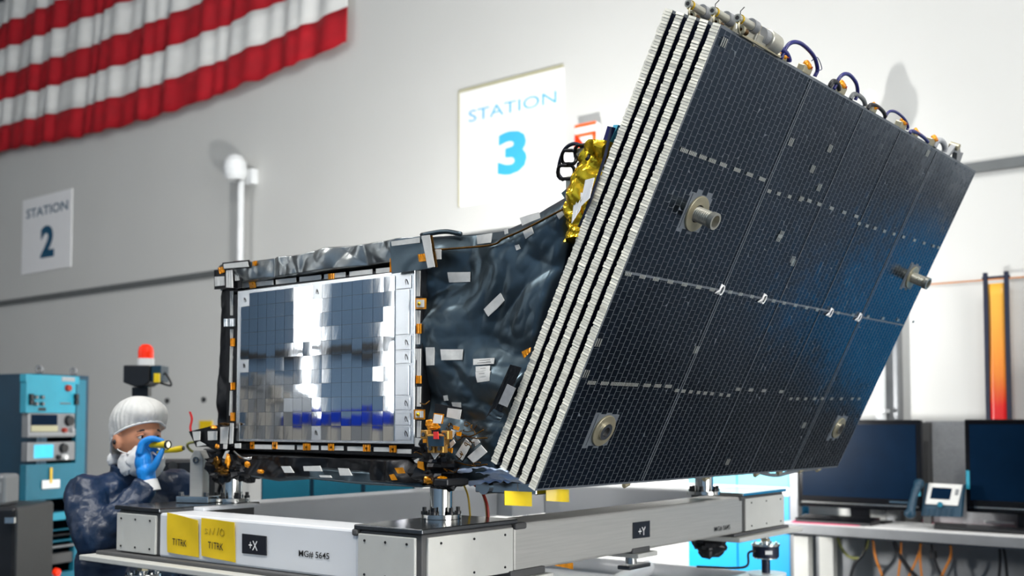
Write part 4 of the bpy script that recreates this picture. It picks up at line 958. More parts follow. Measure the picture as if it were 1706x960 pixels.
u3 = rp(118, 330, 362, 452, 'oscilloscope', 'mid_grey'); rp(145, 232, 375, 438, 'scope_screen', 'screen_teal', -.014, -.006, u3); rknob(275, 392, .036, 'black_plastic', u3); rknob(280, 432, .022, 'label_white', u3); rknob(252, 432, .018, 'black_plastic', u3)
u4 = rp(110, 335, 456, 628, 'blank_panel', 'teal')
rp(178, 258, 530, 574, 'hang_tag', 'label_white', -.02, -.012, u4); rp(211, 223, 478, 548, 'tag_strap', 'cable_yellow', -.024, -.018, u4)
rp(110, 335, 668, 722, 'drawer_unit', 'teal_dark', .02, .3); rp(185, 290, 674, 720, 'drawer_front', 'teal_light'); rp(110, 335, 748, 772, 'shelf_strip', 'teal'); rp(110, 335, 774, 796, 'vent_slot', 'black_plastic', .01, .1); rp(110, 335, 798, 822, 'shelf_strip', 'teal')
rp(112, 335, 824, 846, 'patch_strip', 'mid_grey'); rp(112, 335, 850, 930, 'mesh_panel', 'gasket', .01, .06); u5 = rp(110, 335, 934, 1010, 'power_unit', 'teal'); rknob(243, 943, .03, 'red_lens', u5); rknob(205, 948, .02, 'black_plastic', u5)
rp(110, 335, 1012, 1200, 'blank_panel', 'teal_dark')
for s in (.06, RW-.1):
    c = A0+rd_*s-rn*.05+ZV*(rt_+.03); MB().ring(c-rd_*.01, rd_, .03, .014, .02, 16).build('lifting_eye', 'mid_grey', rk, smooth=40)
# coiled hose on the rack's right side
c = onp(148, 680, A0-rn*.1, rn); c = A0+rd_*(RW+.016)-rn*.2+ZV*c.z; pts = [c+(-rn)*(.10*math.cos(a))+ZV*(.16*math.sin(a)) for a in [k*.4 for k in range(17)]]
o = MB().tube(pts, .018, 8).build('cable_coil', 'cable_black', rk, smooth=True)
MB().box(c+ZV*.12+rd_*.02, (.05, .05, .05)).build('yellow_band', 'yellow_plastic', o)
# black case at the left edge
cA = dist(27, 845, 5.9); t = thing('flight_case', (cA.x-.1, cA.y+.3, 0), 'black equipment case at the left edge of the picture', 'case')
ctop = cA.z; m = MB(); m.box(V((cA.x, cA.y, ctop/2))-RT*.3+V((FW.x, FW.y, 0))*.25, (.6, .5, ctop), (RT, V((FW.x, FW.y, 0)).normalized(), ZV)); m.build('case_body', 'black_plastic', t, bevel=.02)
q = dist(17, 867, 5.86); MB().box(q, (.05, .02, .03), (RT, V((FW.x, FW.y, 0)).normalized(), ZV)).build('latch', 'polished_steel', t)
q = dist(5, 818, 6.05); t2 = thing('bench_meter', (q.x, q.y, ctop), 'grey bench meter on the black case', 'meter')
MB().box(V((q.x, q.y, ctop+.085)), (.1, .2, .17), (RT, V((FW.x, FW.y, 0)).normalized(), ZV)).build('meter_body', 'mid_grey', t2, bevel=.02)
MB().box(V((q.x, q.y, ctop+.10))-V((FW.x, FW.y, 0)).normalized()*.101, (.07, .006, .06), (RT, V((FW.x, FW.y, 0)).normalized(), ZV)).build('meter_face', 'tape_grey', t2)
# beacon stack
FH = V((FW.x, FW.y, 0)).normalized(); FRM = (RT, FH, ZV)
bc = dist(243, 604, 6.2); t = thing('beacon_pole', (bc.x, bc.y, 0), 'red and white beacon on a black box on a pole behind the technician', 'beacon')
g = MB(); g.prism([bc+RT*a+ZV*b-FH*.09 for a, b in ((-.095, -.02), (.05, -.02), (.05, -.115), (.02, -.135), (-.03, -.14), (-.095, -.115))], FH*.18); g.build('beacon_box', 'black_plastic', t, bevel=.006)
MB().box(bc+RT*.08+ZV*-.065, (.055, .14, .09), FRM).build('lit_side', 'teal_dark', t, bevel=.004)  # teal-lit side of the box, painted as a separate teal block
MB().cyl(bc+ZV*-.02, bc+ZV*.022, .046, n=24).build('beacon_base', 'label_white', t, smooth=40)
g = MB(); pr = [(.042, .022), (.043, .06), (.038, .085), (.022, .1), (.0005, .104)]
for (r0, h0), (r1, h1) in zip(pr, pr[1:]): g.cyl(bc+ZV*h0, bc+ZV*h1, r0, r1, 24, caps=False)
g.build('beacon_lens', 'red_lens', t, smooth=True)
MB().cyl((bc.x, bc.y, .02), bc+ZV*-.135, .022, n=14).build('pole', 'teal', t, smooth=40); MB().box(bc+ZV*-.165-RT*.02, (.09, .06, .05), FRM).build('pole_clamp', 'black_plastic', t)
MB().cyl((bc.x, bc.y, 0), (bc.x, bc.y, .03), .22, n=28).build('pole_base', 'black_plastic', t)
MB().tube(bez([bc+RT*.1+ZV*-.05, bc+RT*.13+ZV*-.09, bc+RT*.14+ZV*-.13, bc+RT*.06+ZV*-.11, bc+ZV*-.12]), .006, 7).build('beacon_cable', 'cable_black', t, smooth=True)
MB().box(bc+RT*.09+ZV*-.09-FH*.08, (.03, .02, .05), FRM).build('cable_gland', 'yellow_plastic', t)
# black instrument box behind the technician
q = dist(300, 766, 5.4); t = thing('instrument_box', (q.x, q.y, 0), 'black instrument box on a stand between the technician and the satellite', 'box')
MB().box(V((q.x, q.y, q.z-.16)), (.36, .25, .32), FRM).build('box_body', 'black_plastic', t, bevel=.01)
MB().cyl(dist(288, 777, 5.27), dist(288, 777, 5.25), .022, n=20).build('box_dial', 'dark_steel', t, smooth=40)
MB().box(V((q.x, q.y, (q.z-.32)/2)), (.3, .22, q.z-.32), FRM).build('box_stand', 'mid_grey', t, bevel=.01)
c = dist(297, 818, 5.24); pts = [c+RT*(.052*math.cos(a))+ZV*(.075*math.sin(a))-FH*.01 for a in [k*.35 for k in range(19)]]
MB().tube(pts, .010, 8).build('handle_ring', 'cable_blue', t, smooth=True)
q = dist(352, 772, 4.9); t = thing('sensor_stand', (q.x, q.y, 0), 'thin black stand with looped olive cable beside the left foil corner', 'stand')
MB().cyl((q.x, q.y, .02), (q.x, q.y, q.z), .016, n=12).build('mast', 'black_plastic', t); MB().cyl((q.x, q.y, 0), (q.x, q.y, .03), .18, n=24).build('foot', 'black_plastic', t)
MB().box(q+ZV*.02, (.06, .06, .09), FRM).build('sensor_body', 'black_plastic', t, bevel=.006)
MB().tube(bez([q+ZV*.04, dist(322, 753, 4.9), dist(312, 742, 4.88), dist(322, 737, 4.88), dist(346, 740, 4.9)]), .006, 7).build('sensor_cable', 'cable_olive', t, smooth=True)
MB().tube(bez([q, dist(368, 800, 4.92), dist(362, 830, 4.95), dist(350, 900, 4.95)]), .009, 7).build('sensor_cable', 'cable_black', t, smooth=True)
# red streamer and yellow card on the far wall, wall anchors
q0, q1 = S(319, 722, .03), S(317, 686, .03)
MB().slab(lambda u, v: q0.lerp(q1, v)+YV*(.012*(u-.5))+V((0, .006*math.sin(v*7), 0)), 2, 10, (.0015, 0, 0)).build('red_streamer', 'red_tag', sat)
a = onx(332, 712, WALLX-.01); b = onx(353, 701, WALLX-.01)
o = MB().bb((WALLX-.012, b.y, a.z-.12), (WALLX, a.y, b.z)).build('wall_card', 'yellow_paper'); tag(o, 'small yellow card on the wall above the left foil corner', 'card')
for px, py, lb in ((280, 668, 'dark wall anchor socket above the technician, nearer the beacon'), (341, 666, 'dark wall anchor socket just left of the radiator')):
    p = onx(px, py, WALLX); o = MB().ring(p-XV*.02, XV, .03, .012, .02, 16).build('wall_anchor', 'dark_steel'); tag(o, lb, 'wall anchor')
# low teal cabinet seen under the satellite
a, b = dist(432, 800, 5.5), dist(690, 800, 5.5); t = thing('teal_cabinet', V(((a.x+b.x)/2, (a.y+b.y)/2, 0))+FH*.25, 'low teal cabinet with plain doors seen beneath the satellite', 'cabinet')
cz = 1.42; W_ = (b-a).length; c0 = V((a.x, a.y, 0)); c0 += FH*.02
MB().box(c0+RT*(W_/2)+FH*.27+ZV*(cz/2), (W_, .5, cz), FRM).build('cabinet_body', 'teal_dark', t, bevel=.005)
for k in range(3):
    d_ = MB().box(c0+RT*(W_*(k+.5)/3)+FH*.01+ZV*(cz/2+.03), (W_/3-.02, .02, cz-.1), FRM).build('cabinet_door', 'teal', t, bevel=.003)
    MB().cyl(c0+RT*(W_*(k+.86)/3)+ZV*1.1, c0+RT*(W_*(k+.86)/3)+ZV*1.1-FH*.02, .012, n=12).build('door_knob', 'dark_steel', d_)
# ================================================================== RIGHT BACKGROUND: desk
DX0, DX1, DZT = 6.62, 7.17, 1.0
dy0 = onz(1308, 868, DZT).y; dy1 = 1.48
t = thing('work_desk', (DX0+.3, (dy0+dy1)/2, 0), 'long pale work desk with grey edge along the wall on the right', 'desk')
MB().bb((DX0, dy1, DZT-.03), (DX1, dy0, DZT)).build('desk_top', 'label_white', t, bevel=.004)
MB().bb((DX0-.012, dy1, DZT-.062), (DX0+.01, dy0, DZT-.002)).build('front_edge', 'mid_grey', t, bevel=.004)
MB().bb((DX0+.02, dy1, DZT-.075), (DX0+.05, dy0-.02, DZT-.03)).build('apron_rail', 'dark_steel', t)
MB().bb((DX1-.025, dy1+.02, .12), (DX1-.005, dy0-.02, DZT-.03)).build('shade_sheet', 'mid_grey', t)  # grey sheet standing in for the shaded wall under the desk
for yy in (dy0-.14, dy1+.1):
    MB().bb((DX0+.06, yy-.05, 0), (DX0+.13, yy+.05, DZT-.03)).build('leg', 'plate_white', t, bevel=.004); MB().bb((DX1-.1, yy-.05, 0), (DX1-.03, yy+.05, DZT-.03)).build('leg', 'plate_white', t, bevel=.004)
o = MB().bb((DX1+.005, dy1, 0), (DX1+.03, onx(1541, 700, DX1).y, onx(1575, 702, DX1).z)).build('desk_backboard', 'tape_grey'); tag(o, 'grey back board standing behind the phone and monitors', 'board')
yb_ = onx(1540, 700, DX1-.05).y
o = MB().bb((DX1-.05, yb_-.03, DZT), (DX1, yb_+.02, onx(1540, 704, DX1-.05).z)).build('power_column', 'gasket'); tag(o, 'dark grey upright post beside the left monitor', 'post')
def monitor(px0, px1, py0, py1, x, lab):
    a, b = onx(px0, py0, x), onx(px1, py1, x); y0, y1 = b.y, a.y; z0, z1 = b.z, a.z
    t = thing('monitor', (x+.05, (y0+y1)/2, DZT), lab, 'monitor', 'desk monitors')
    MB().bb((x, y0, z0), (x+.05, y1, z1)).build('casing', 'black_gloss', t, bevel=.008)
    MB().bb((x-.003, y0+.03, z0+.075), (x+.002, y1-.03, z1-.03)).build('screen', 'screen_off', t)
    MB().bb((x-.004, y0+.02, z0+.028), (x+.002, y1-.02, z0+.036)).build('silver_line', 'polished_steel', t)
    MB().bb((x+.02, (y0+y1)/2-.06, DZT+.012), (x+.045, (y0+y1)/2+.06, z0+.02)).build('stand_neck', 'black_gloss', t)
    MB().bb((x-.01, (y0+y1)/2-.17, DZT), (x+.15, (y0+y1)/2+.17, DZT+.014)).build('stand_foot', 'black_gloss', t, bevel=.004)
    MB().bb((x-.004, y0+.06, z0+.05), (x+.001, y0+.2, z0+.062)).build('status_strip', 'cell_blue_dark', t)
    MB().bb((x-.0035, y0+.006, z0+.10), (x+.001, y0+.024, z0+.19)).build('side_sticker', 'teal_light', t) if px0 < 1500 else MB().bb((x-.0035, y1-.026, z0+.14), (x+.001, y1-.006, z0+.25)).build('side_sticker', 'teal_light', t)
monitor(1329, 1536, 700, 854, 6.92, 'large black monitor left of the desk phone'); monitor(1606, 1822, 699, 864, 6.92, 'large black monitor at the right edge of the picture')
# phone
def PHN(px, py, off=0.): return onx(px, py, 6.74+.1*(862-py)/60-off)
t = thing('desk_phone', onz(1570, 862, DZT), 'dark desk phone with a silver display panel between the monitors', 'phone')
def pq(q, off, th, name, mat, parent=t, bev=.003): return MB().prism([PHN(a, b, off) for a, b in q][::-1], (th, 0, 0)).build(name, mat, parent, bevel=bev)
pq([(1541, 806), (1605, 808), (1600, 862), (1534, 860)], 0, .05, 'phone_body', 'teal_dark'); pq([(1547, 805), (1603, 808), (1595, 843), (1541, 840)], .012, .014, 'display_panel', 'tape_white')
pq([(1553, 812), (1586, 814), (1582, 833), (1549, 831)], .016, .006, 'display', 'screen_off')
MB().cyl(PHN(1566, 841, .010), PHN(1566, 841, .024), .016, n=18).build('nav_button', 'teal', t, smooth=40)
for r_ in range(3):
    for c_ in range(5): pq([(1543+c_*10-r_, 847+r_*4.5), (1549+c_*10-r_, 847.3+r_*4.5), (1549+c_*10-r_, 850+r_*4.5), (1543+c_*10-r_, 849.7+r_*4.5)], .006, .006, 'key', 'cell_blue_dark', bev=0)
pq([(1592, 815), (1598, 815.5), (1596, 826), (1590, 825)], .016, .006, 'side_key', 'mid_grey')
MB().tube(bez([PHN(1517, 856, .05), PHN(1520, 838, .055), PHN(1525, 820, .055), PHN(1531, 806, .05)]), [.026]*4+[.024]*8+[.022]*8+[.024]*7+[.028]*4, 10).build('handset', 'teal_dark', t, smooth=True)
MB().sph(PHN(1516, 856, .045), (.03, .035, .03)).build('handset_mouthpiece', 'teal_dark', t, smooth=True); MB().sph(PHN(1531, 806, .04), (.03, .032, .03)).build('handset_earpiece', 'teal_dark', t, smooth=True)
# keyboard, papers, tray
def deskq(pts, z0, th, name, mat, parent=None, bev=.002): return MB().prism([onz(a, b, z0) for a, b in pts][::-1], (0, 0, th)).build(name, mat, parent, bevel=bev)
t = thing('keyboard', onz(1435, 860, DZT), 'black keyboard on the desk below the left monitor', 'keyboard')
ky0, ky1 = onz(1352, 866, DZT).y, onz(1512, 866, DZT).y; kq = [V((6.86, ky0, DZT+.028)), V((6.86, ky1, DZT+.028)), V((6.70, ky1, DZT+.006)), V((6.70, ky0, DZT+.006))]
MB().hexa([V((p.x, p.y, DZT)) for p in kq]+[p+ZV*.012 for p in kq]).build('keyboard_body', 'black_plastic', t, bevel=.003)
for r_ in range(4):
    for c_ in range(15):
        u, v = (c_+.5)/15, (r_+.5)/4; p = kq[0].lerp(kq[1], u).lerp(kq[3].lerp(kq[2], u), v); MB().box(p+ZV*.016, (.028, .038, .010)).build('key', 'black_gloss', t)
for pts, mt, nm, lb in (([(1326, 866), (1440, 872), (1432, 877), (1318, 871)], 'pink_paper', 'paper_sheet', 'pink printed sheet on the desk below the left monitor'), ([(1450, 873), (1550, 879), (1545, 884), (1440, 879)], 'label_white', 'paper_sheet', 'white sheet on the desk in front of the phone'),
                        ([(1530, 862), (1640, 868), (1600, 876), (1540, 872)], 'pink_paper', 'paper_folder', 'pink folder on the desk at the foot of the phone'), ([(1600, 866), (1700, 874), (1690, 882), (1590, 874)], 'pink_paper', 'paper_folder', 'pink folder on the desk beside the black tray')):
    o = deskq(pts, DZT+.0005, .004 if mt == 'pink_paper' else .002, nm, mt); tag(o, lb, 'paper')
o = deskq([(1556, 874), (1706, 884), (1760, 893), (1556, 881)], DZT+.006, .016, 'pen_tray', 'black_plastic'); tag(o, 'flat black tray on the front edge of the desk', 'tray')
for pts, mt, lb in (([(1640, 870), (1690, 873)], 'label_white', 'white pen lying across the pink folders'),):
    a, b = onz(*pts[0], DZT+.03), onz(*pts[1], DZT+.03); o = MB().tube([a, b], .01, 8).build('pen', mt, smooth=40); tag(o, lb, 'pen')
o = MB().box(onz(1700, 868, DZT)+ZV*.035, (.1, .1, .07)).build('tape_roll_box', 'pink_paper', bevel=.006); tag(o, 'magenta box on the desk at the right edge', 'box')
# hanging cables under the desk
for i, (pts, mt, r, lb) in enumerate((
    ([(1393, 884), (1398, 905), (1412, 926), (1432, 930), (1442, 915), (1448, 895)], 'cable_olive', .010, 'olive cable looping under the left end of the desk'),
    ([(1448, 890), (1440, 920), (1424, 940), (1416, 965)], 'cable_black', .011, 'black cable falling left under the desk'),
    ([(1452, 888), (1458, 925), (1470, 960)], 'cable_orange', .008, 'orange cable hanging leftmost under the desk'),
    ([(1484, 888), (1496, 920), (1512, 945), (1530, 965)], 'cable_black', .013, 'thick black cable slanting under the middle of the desk'),
    ([(1502, 890), (1500, 930), (1496, 965)], 'cable_orange', .007, 'straight orange cable under the desk next to the thick black one'),
    ([(1524, 890), (1534, 905), (1528, 930), (1512, 965)], 'cable_orange', .007, 'orange cable crossing another below the phone'),
    ([(1534, 890), (1533, 930), (1536, 965)], 'cable_orange', .007, 'orange cable dropping straight below the phone'),
    ([(1552, 892), (1554, 918), (1562, 945), (1572, 965)], 'cable_black', .008, 'black cable with a plug below the black tray'),
    ([(1581, 894), (1584, 925), (1576, 945), (1566, 965)], 'cable_orange', .008, 'orange cable bowing right below the black tray'),
    ([(1664, 902), (1666, 930), (1664, 965)], 'cable_black', .008, 'black cable dropping below the right monitor, the left of two'),
    ([(1666, 902), (1674, 925), (1678, 965)], 'cable_black', .008, 'black cable dropping below the right monitor, the right of two'))):
    P = [onx(a, b, 6.95) for a, b in pts]; P[0].z = DZT-.034; o = MB().tube(bez(P), r, 7).build('hanging_cable', mt, smooth=True); tag(o, lb, 'cable', 'cables under the desk')
    if i == 7: MB().cyl(onx(1554, 918, 6.94), onx(1556, 930, 6.94), .02, n=10).build('plug', 'black_plastic', o)
# blue cabinet between the satellite and the desk
x = 7.0; ya_, yb_ = dy0+.08, onx(1146, 900, x).y
t = thing('blue_cabinet', (x+.15, (ya_+yb_)/2, 0), 'bright blue cabinet with a white band behind the right end of the frame', 'cabinet')
zb0, zb1 = onx(1300, 826, x).z, onx(1300, 812, x).z
MB().bb((x+.02, ya_, .05), (x+.3, yb_, 1.62)).build('cabinet_body', 'blue_panel', t)
for k in range(2):
    y0, y1 = ya_+(yb_-ya_)*k/2, ya_+(yb_-ya_)*(k+1)/2
    MB().bb((x, y0+.004, .06), (x+.02, y1-.004, zb0)).build('lower_door', 'blue_panel', t, bevel=.003); MB().bb((x, y0+.004, zb1), (x+.02, y1-.004, 1.62)).build('upper_door', 'cyan_panel', t, bevel=.003)
MB().bb((x-.015, ya_, zb0), (x+.02, yb_, zb1)).build('white_band', 'label_white', t)
MB().bb((x+.02, ya_-.05, 0), (x+.28, yb_+.02, .05)).build('plinth', 'mid_grey', t)
MB().bb((x-.01, ya_-.06, .0), (x+.06, ya_-.005, 1.56)).build('end_post', 'mid_grey', t)
t = thing('reflection_tint_cabinet', (6.95, .95, 0), 'blue topped cabinet added past the desk end to tint the solar panel reflection', 'cabinet')  # unseen, invented to put blue into the solar panel's reflection
MB().bb((6.62, .38, .06), (7.3, 1.38, 2.05)).build('cabinet_body', 'gasket', t, bevel=.005)
for k in range(2):
    y0 = .38+k*.5; MB().bb((6.6, y0+.006, .07), (6.62, y0+.494, .94)).build('lower_door', 'gasket', t, bevel=.003)
    d_ = MB().bb((6.6, y0+.006, .96), (6.62, y0+.494, 2.04)).build('upper_door', 'blue_panel', t, bevel=.003); MB().bb((6.57, y0+.36, 1.4), (6.6, y0+.39, 1.52)).build('door_handle', 'polished_steel', d_)
MB().bb((6.64, .4, 0), (7.28, 1.36, .06)).build('plinth', 'mid_grey', t)
t = thing('reflection_dark_cabinet', (6.95, -.8, 0), 'tall charcoal grey cabinet added past the blue topped one to darken the solar panel reflection', 'cabinet')  # unseen, added so the solar panel reflects dark grey here
MB().bb((6.66, -2.24, .06), (7.3, .32, 2.15)).build('cabinet_body', 'mid_grey', t, bevel=.005)
for k in range(4):
    y0 = -2.24+k*.64; d_ = MB().bb((6.64, y0+.006, .07), (6.66, y0+.634, 2.14)).build('cabinet_door', 'mid_grey', t, bevel=.003); MB().bb((6.61, y0+.56, 1.), (6.64, y0+.59, 1.15)).build('door_handle', 'polished_steel', d_)
MB().bb((6.68, -2.22, 0), (7.28, .3, .06)).build('plinth', 'gasket', t)
# ================================================================== LOOSE THINGS ON AND UNDER THE SATELLITE
def hang(px0, px1, pt_, pb_, y, lb, nm='hang_tag', mt='yellow_plastic', bow=.01):
    a, b, c, d = ony(px0, pt_, y), ony(px1, pt_+2, y), ony(px1, pb_+2, y), ony(px0, pb_, y)
    o = MB().slab(lambda u, v: d.lerp(c, u).lerp(a.lerp(b, u), v)+V((0, -bow*math.sin(u*3.1), 0)), 8, 6, (0, .002, 0)).build(nm, mt, smooth=40); tag(o, lb, 'tag', 'yellow tags hung under the solar panel'); return o
yh = PP(0, 0, -.09).y
o = hang(841, 886, 818, 842, yh, 'yellow rectangular tag hung under the lower corner of the panel stack')
MB().tube([ony(862, 806, yh), ony(863, 821, yh)], .002, 5).build('tag_string', 'tape_grey', o)
o = hang(910, 948, 814, 835, yh, 'yellow rounded tag hung under the bottom edge of the front panel', bow=.02)
MB().tube([ony(930, 806, yh), ony(930, 818, yh)], .002, 5).build('tag_string', 'tape_grey', o)
# steel arm under the stack carrying it to the frame, with blue wipe on it
g = MB(); a, b = onx(826, 812, 2.52), onx(895, 812, 2.52)
o = MB().bb((2.45, b.y-.05, a.z-.012), (2.55, a.y+.02, a.z+.022)).build('stack_arm', 'polished_steel', sat, bevel=.003)
MB().cyl((2.44, a.y-.02, a.z+.005), (2.56, a.y-.02, a.z+.005), .022, n=18).build('arm_pivot', 'polished_steel', o, smooth=40)
def wipe(u, v):
    px, py = 768+100*u, 812-26*v-6*math.sin(3.1*u); p = onx(px, py, 2.36); return V((2.30+.10*(1-v)+.03*noise.noise(V((u*4, v*4, 2))), p.y, p.z+.012*abs(noise.noise(V((u*6, v*5, 6))))))
o = MB().slab(wipe, 40, 14, (.006, 0, .003)).build('cleaning_cloth', 'cloth_blue', smooth=25); tag(o, 'crumpled pale blue cloth tucked below the panel stack', 'cloth')
for pts, mt, r, lb in (([(772, 806), (780, 828), (784, 866)], 'cable_yellow', .003, 'thin yellow wire hanging behind the front post'), ([(788, 806), (802, 818), (811, 840), (814, 866)], 'cable_red', .005, 'red and yellow cable hanging behind the front post')):
    P = [onx(a, b, 2.62) for a, b in pts]; o = MB().tube(bez(P), r, 7).build('hanging_cable', mt, smooth=True); tag(o, lb, 'cable')
    if mt == 'cable_red': MB().tube(bez([p+V((0, .006, .004)) for p in P]), .003, 6).build('cable_strand', 'cable_yellow', o, smooth=True)
for px, py, s, lb in ((1172, 912, 1, 'black bagged adjuster hanging below the +Y beam'),):
    p = FR @ V((1.85, .12, ZB-.05)); o = lump('bagged_adjuster', p, (.06, .06, .05), 'black_plastic', 3.9, .4, parent=None); tag(o, lb, 'bag')
p = FR @ V((.46, .05, ZB-.035)); o = MB().prism([ony(922, 942, 2.12), ony(955, 938, 2.12), ony(955, 949, 2.12)], (0, .004, 0)).build('orange_pennant', 'kapton'); tag(o, 'small orange pennant under the near end of the +Y beam', 'pennant')
# bolt cluster hanging below the +Y plate
p = FR @ V((1.1, .03, ZB-.035)); m = MB(); m.cyl(p+ZV*-.01, p+ZV*.012, .02, n=12); m.build('clamp_nut', 'polished_steel', fr, smooth=40)
MB().box(p+U_*.02-ZV*.02, (.14, .05, .014), (U_, V_, ZV)).build('clamp_bar', 'dark_steel', fr, bevel=.003)
# ================================================================== PERSON
PD = .10
F_ = V((-.06, -.998, 0)).normalized(); R_ = V((F_.y, -F_.x, 0)); HC = dist(230, 729, 4.10+PD)
def L(r, f, u): return HC+R_*r+F_*f+ZV*u
foot = V((HC.x, HC.y, 0))-F_*.06
ps = thing('person', foot, 'technician in navy gown, white hair cap and mask, holding a flashlight to the satellite', 'person')
def remesh(o, vox, sm=6, fac=.5):
    a = o.modifiers.new('remesh', 'REMESH'); a.mode = 'VOXEL'; a.voxel_size = vox; a.use_smooth_shade = True
    if sm: b = o.modifiers.new('smooth', 'SMOOTH'); b.factor = fac; b.iterations = sm
def limb(m, pts, rs, n=14):
    pts = [V(p) for p in pts]
    P = bez(pts, 5); k = len(pts)-1; rr_ = []
    for i in range(len(P)):
        t_ = i/(len(P)-1)*k; j = min(int(t_), k-1); q = t_-j; rr_.append(rs[j]*(1-q)+rs[j+1]*q)
    m.tube(P, rr_, n); m.sph(pts[0], rs[0], 14, 9); m.sph(pts[-1], rs[-1], 14, 9)
AXP = (R_, F_, ZV)
def headfn(q, u):
    x, y, z = q
    lo = max(0, -u.z); w_ = 1-.36*lo**1.6; x *= w_
    if y < 0: y *= (1-.45*lo**1.2)
    else: y *= (1-.10*lo)
    fr_ = max(0, u.y)
    y += .008*math.exp(-((z-.022)/.012)**2)*fr_**2                                            # brow
    for s in (-1, 1): y -= .013*math.exp(-((x-s*.032)/.016)**2-((z-.002)/.011)**2)*fr_**2      # sockets
    y += .026*math.exp(-(x/.012)**2)*math.exp(-((z+.036)/.022)**2)*fr_**3+.010*math.exp(-(x/.010)**2-((z+.008)/.02)**2)*fr_**3   # nose
    y += .007*math.exp(-(x/.024)**2-((z+.066)/.008)**2)*fr_**2                                 # lips
    y += .009*math.exp(-(x/.026)**2-((z+.100)/.014)**2)*fr_**2                                 # chin
    for s in (-1, 1): x += s*.005*math.exp(-((abs(x)-.06)/.02)**2-((z+.018)/.02)**2)*fr_       # cheek
    return V((x, y, z))
ELB, WR, SHR = dist(160, 905, 3.88+PD), dist(247, 806, 3.96+PD), L(.185, -.045, -.205)
b = MB(); b.sph(HC, (.077, .097, .120), 56, 40, headfn, AXP)
for s in (-1, 1):
    b.sph(L(s*.083, -.006, -.012), (.012, .021, .034), 14, 10, lambda q, u: V((q.x*(1+.4*(u.y**2+u.z**2)), q.y, q.z)), AXP)
limb(b, [L(0, -.03, -.20), L(0, -.018, -.12), L(0, -.01, -.06)], [.062, .056, .056])
chest, waist, hip = L(0, -.05, -.33), L(0, -.03, -.55), L(0, -.04, -.70)
b.sph(chest, (.17, .11, .16), 20, 14, None, AXP); b.sph(waist, (.14, .10, .17), 20, 14, None, AXP); b.sph(hip, (.155, .11, .13), 20, 14, None, AXP)
limb(b, [L(.17, -.05, -.21), L(0, -.04, -.18), L(-.17, -.05, -.21)], [.055, .062, .055])
limb(b, [SHR, SHR.lerp(ELB, .5), ELB], [.05, .045, .036]); limb(b, [ELB, ELB.lerp(WR, .4), WR], [.036, .038, .026])
SHL = L(-.185, -.045, -.205); ELL = L(-.25, -.07, -.45); WRL = L(-.22, .06, -.66)
limb(b, [SHL, SHL.lerp(ELL, .5), ELL], [.05, .045, .036]); limb(b, [ELL, ELL.lerp(WRL, .4), WRL], [.036, .038, .026])
hz_ = HC.z
for s in (-1, 1):
    limb(b, [L(s*.09, -.04, -.74), L(s*.10, -.02, -1.13), L(s*.105, -.05, -hz_+.09)], [.085, .056, .04])
    limb(b, [L(s*.105, -.07, -hz_+.05), L(s*.115, .10, -hz_+.035)], [.04, .032])
body = b.build('body', 'skin', ps, smooth=True); remesh(body, .0055, 3)
for s in (-1, 1):
    e = L(s*.032, .0755, .003); o = MB().sph(e, .0118, 14, 10, None, AXP).build('eye', 'eye_white', ps, smooth=True)
    d_ = (F_+ZV*-.05+R_*-.12).normalized(); MB().cyl(e+d_*.0095, e+d_*.0124, .0056, .004, n=14).build('iris', 'iris', o)
    m = MB(); m.tube(bez([L(s*.016, .091, .022), L(s*.030, .090, .028), L(s*.048, .078, .022)]), [.0028]*8+[.0036]*8+[.002]*5, 6, flat=1.); m.build('eyebrow', 'hair', ps, smooth=True)
    m = MB(); m.tube(bez([L(s*.018, .0835, .006), L(s*.032, .0880, .0115), L(s*.047, .077, .005)]), .0032, 6); m.build('eyelid', 'skin', ps, smooth=True)
MB().sph(L(.096, .002, -.016), (.006, .008, .010), 10, 8, None, AXP).build('earbud', 'black_plastic', ps, smooth=True)
# sideburn hair below the cap
MB().sph(L(0, -.030, .004), (.0805, .078, .075), 24, 16, lambda q, u: V((q.x, q.y, q.z)), AXP).build('hair', 'hair', ps, smooth=True)
# cap
def cap(u, v):   # u around, v 0 rim..1 crown
    a = 2*math.pi*u; cf, cr_ = math.cos(a), math.sin(a)          # cf forward, cr right
    rim = .060*max(0, cf)+(-.085)*max(0, -cf)+.014*(1-abs(cf)); ph = v*math.pi/2
    pl = 1+.05*abs(math.sin(a*17+2*noise.noise(V((cf*2, cr_*2, v*2)))))*math.cos(ph)+.09*noise.noise(V((cf*2.2, cr_*2.2, v*2.4)))
    sw_ = 1.04+.20*math.sin(min(1, v*1.15)*math.pi)**.9+.02*math.cos(a)
    rx, ry = .083*sw_*pl, (.104 if cf > 0 else .108)*sw_*pl
    k = math.cos(ph)**.75; top = .157
    return L(cr_*rx*k, cf*ry*k-.004, rim+(top-rim)*math.sin(ph)**.9)
MB().slab(cap, 120, 26, (0, 0, -.001)).build('hair_cap', 'cap_cloth', ps, smooth=True)
m = MB(); m.tube([cap(k/60, 0) for k in range(61)], .0045, 7, caps=False); m.build('cap_elastic', 'mask_cloth', ps, smooth=True)
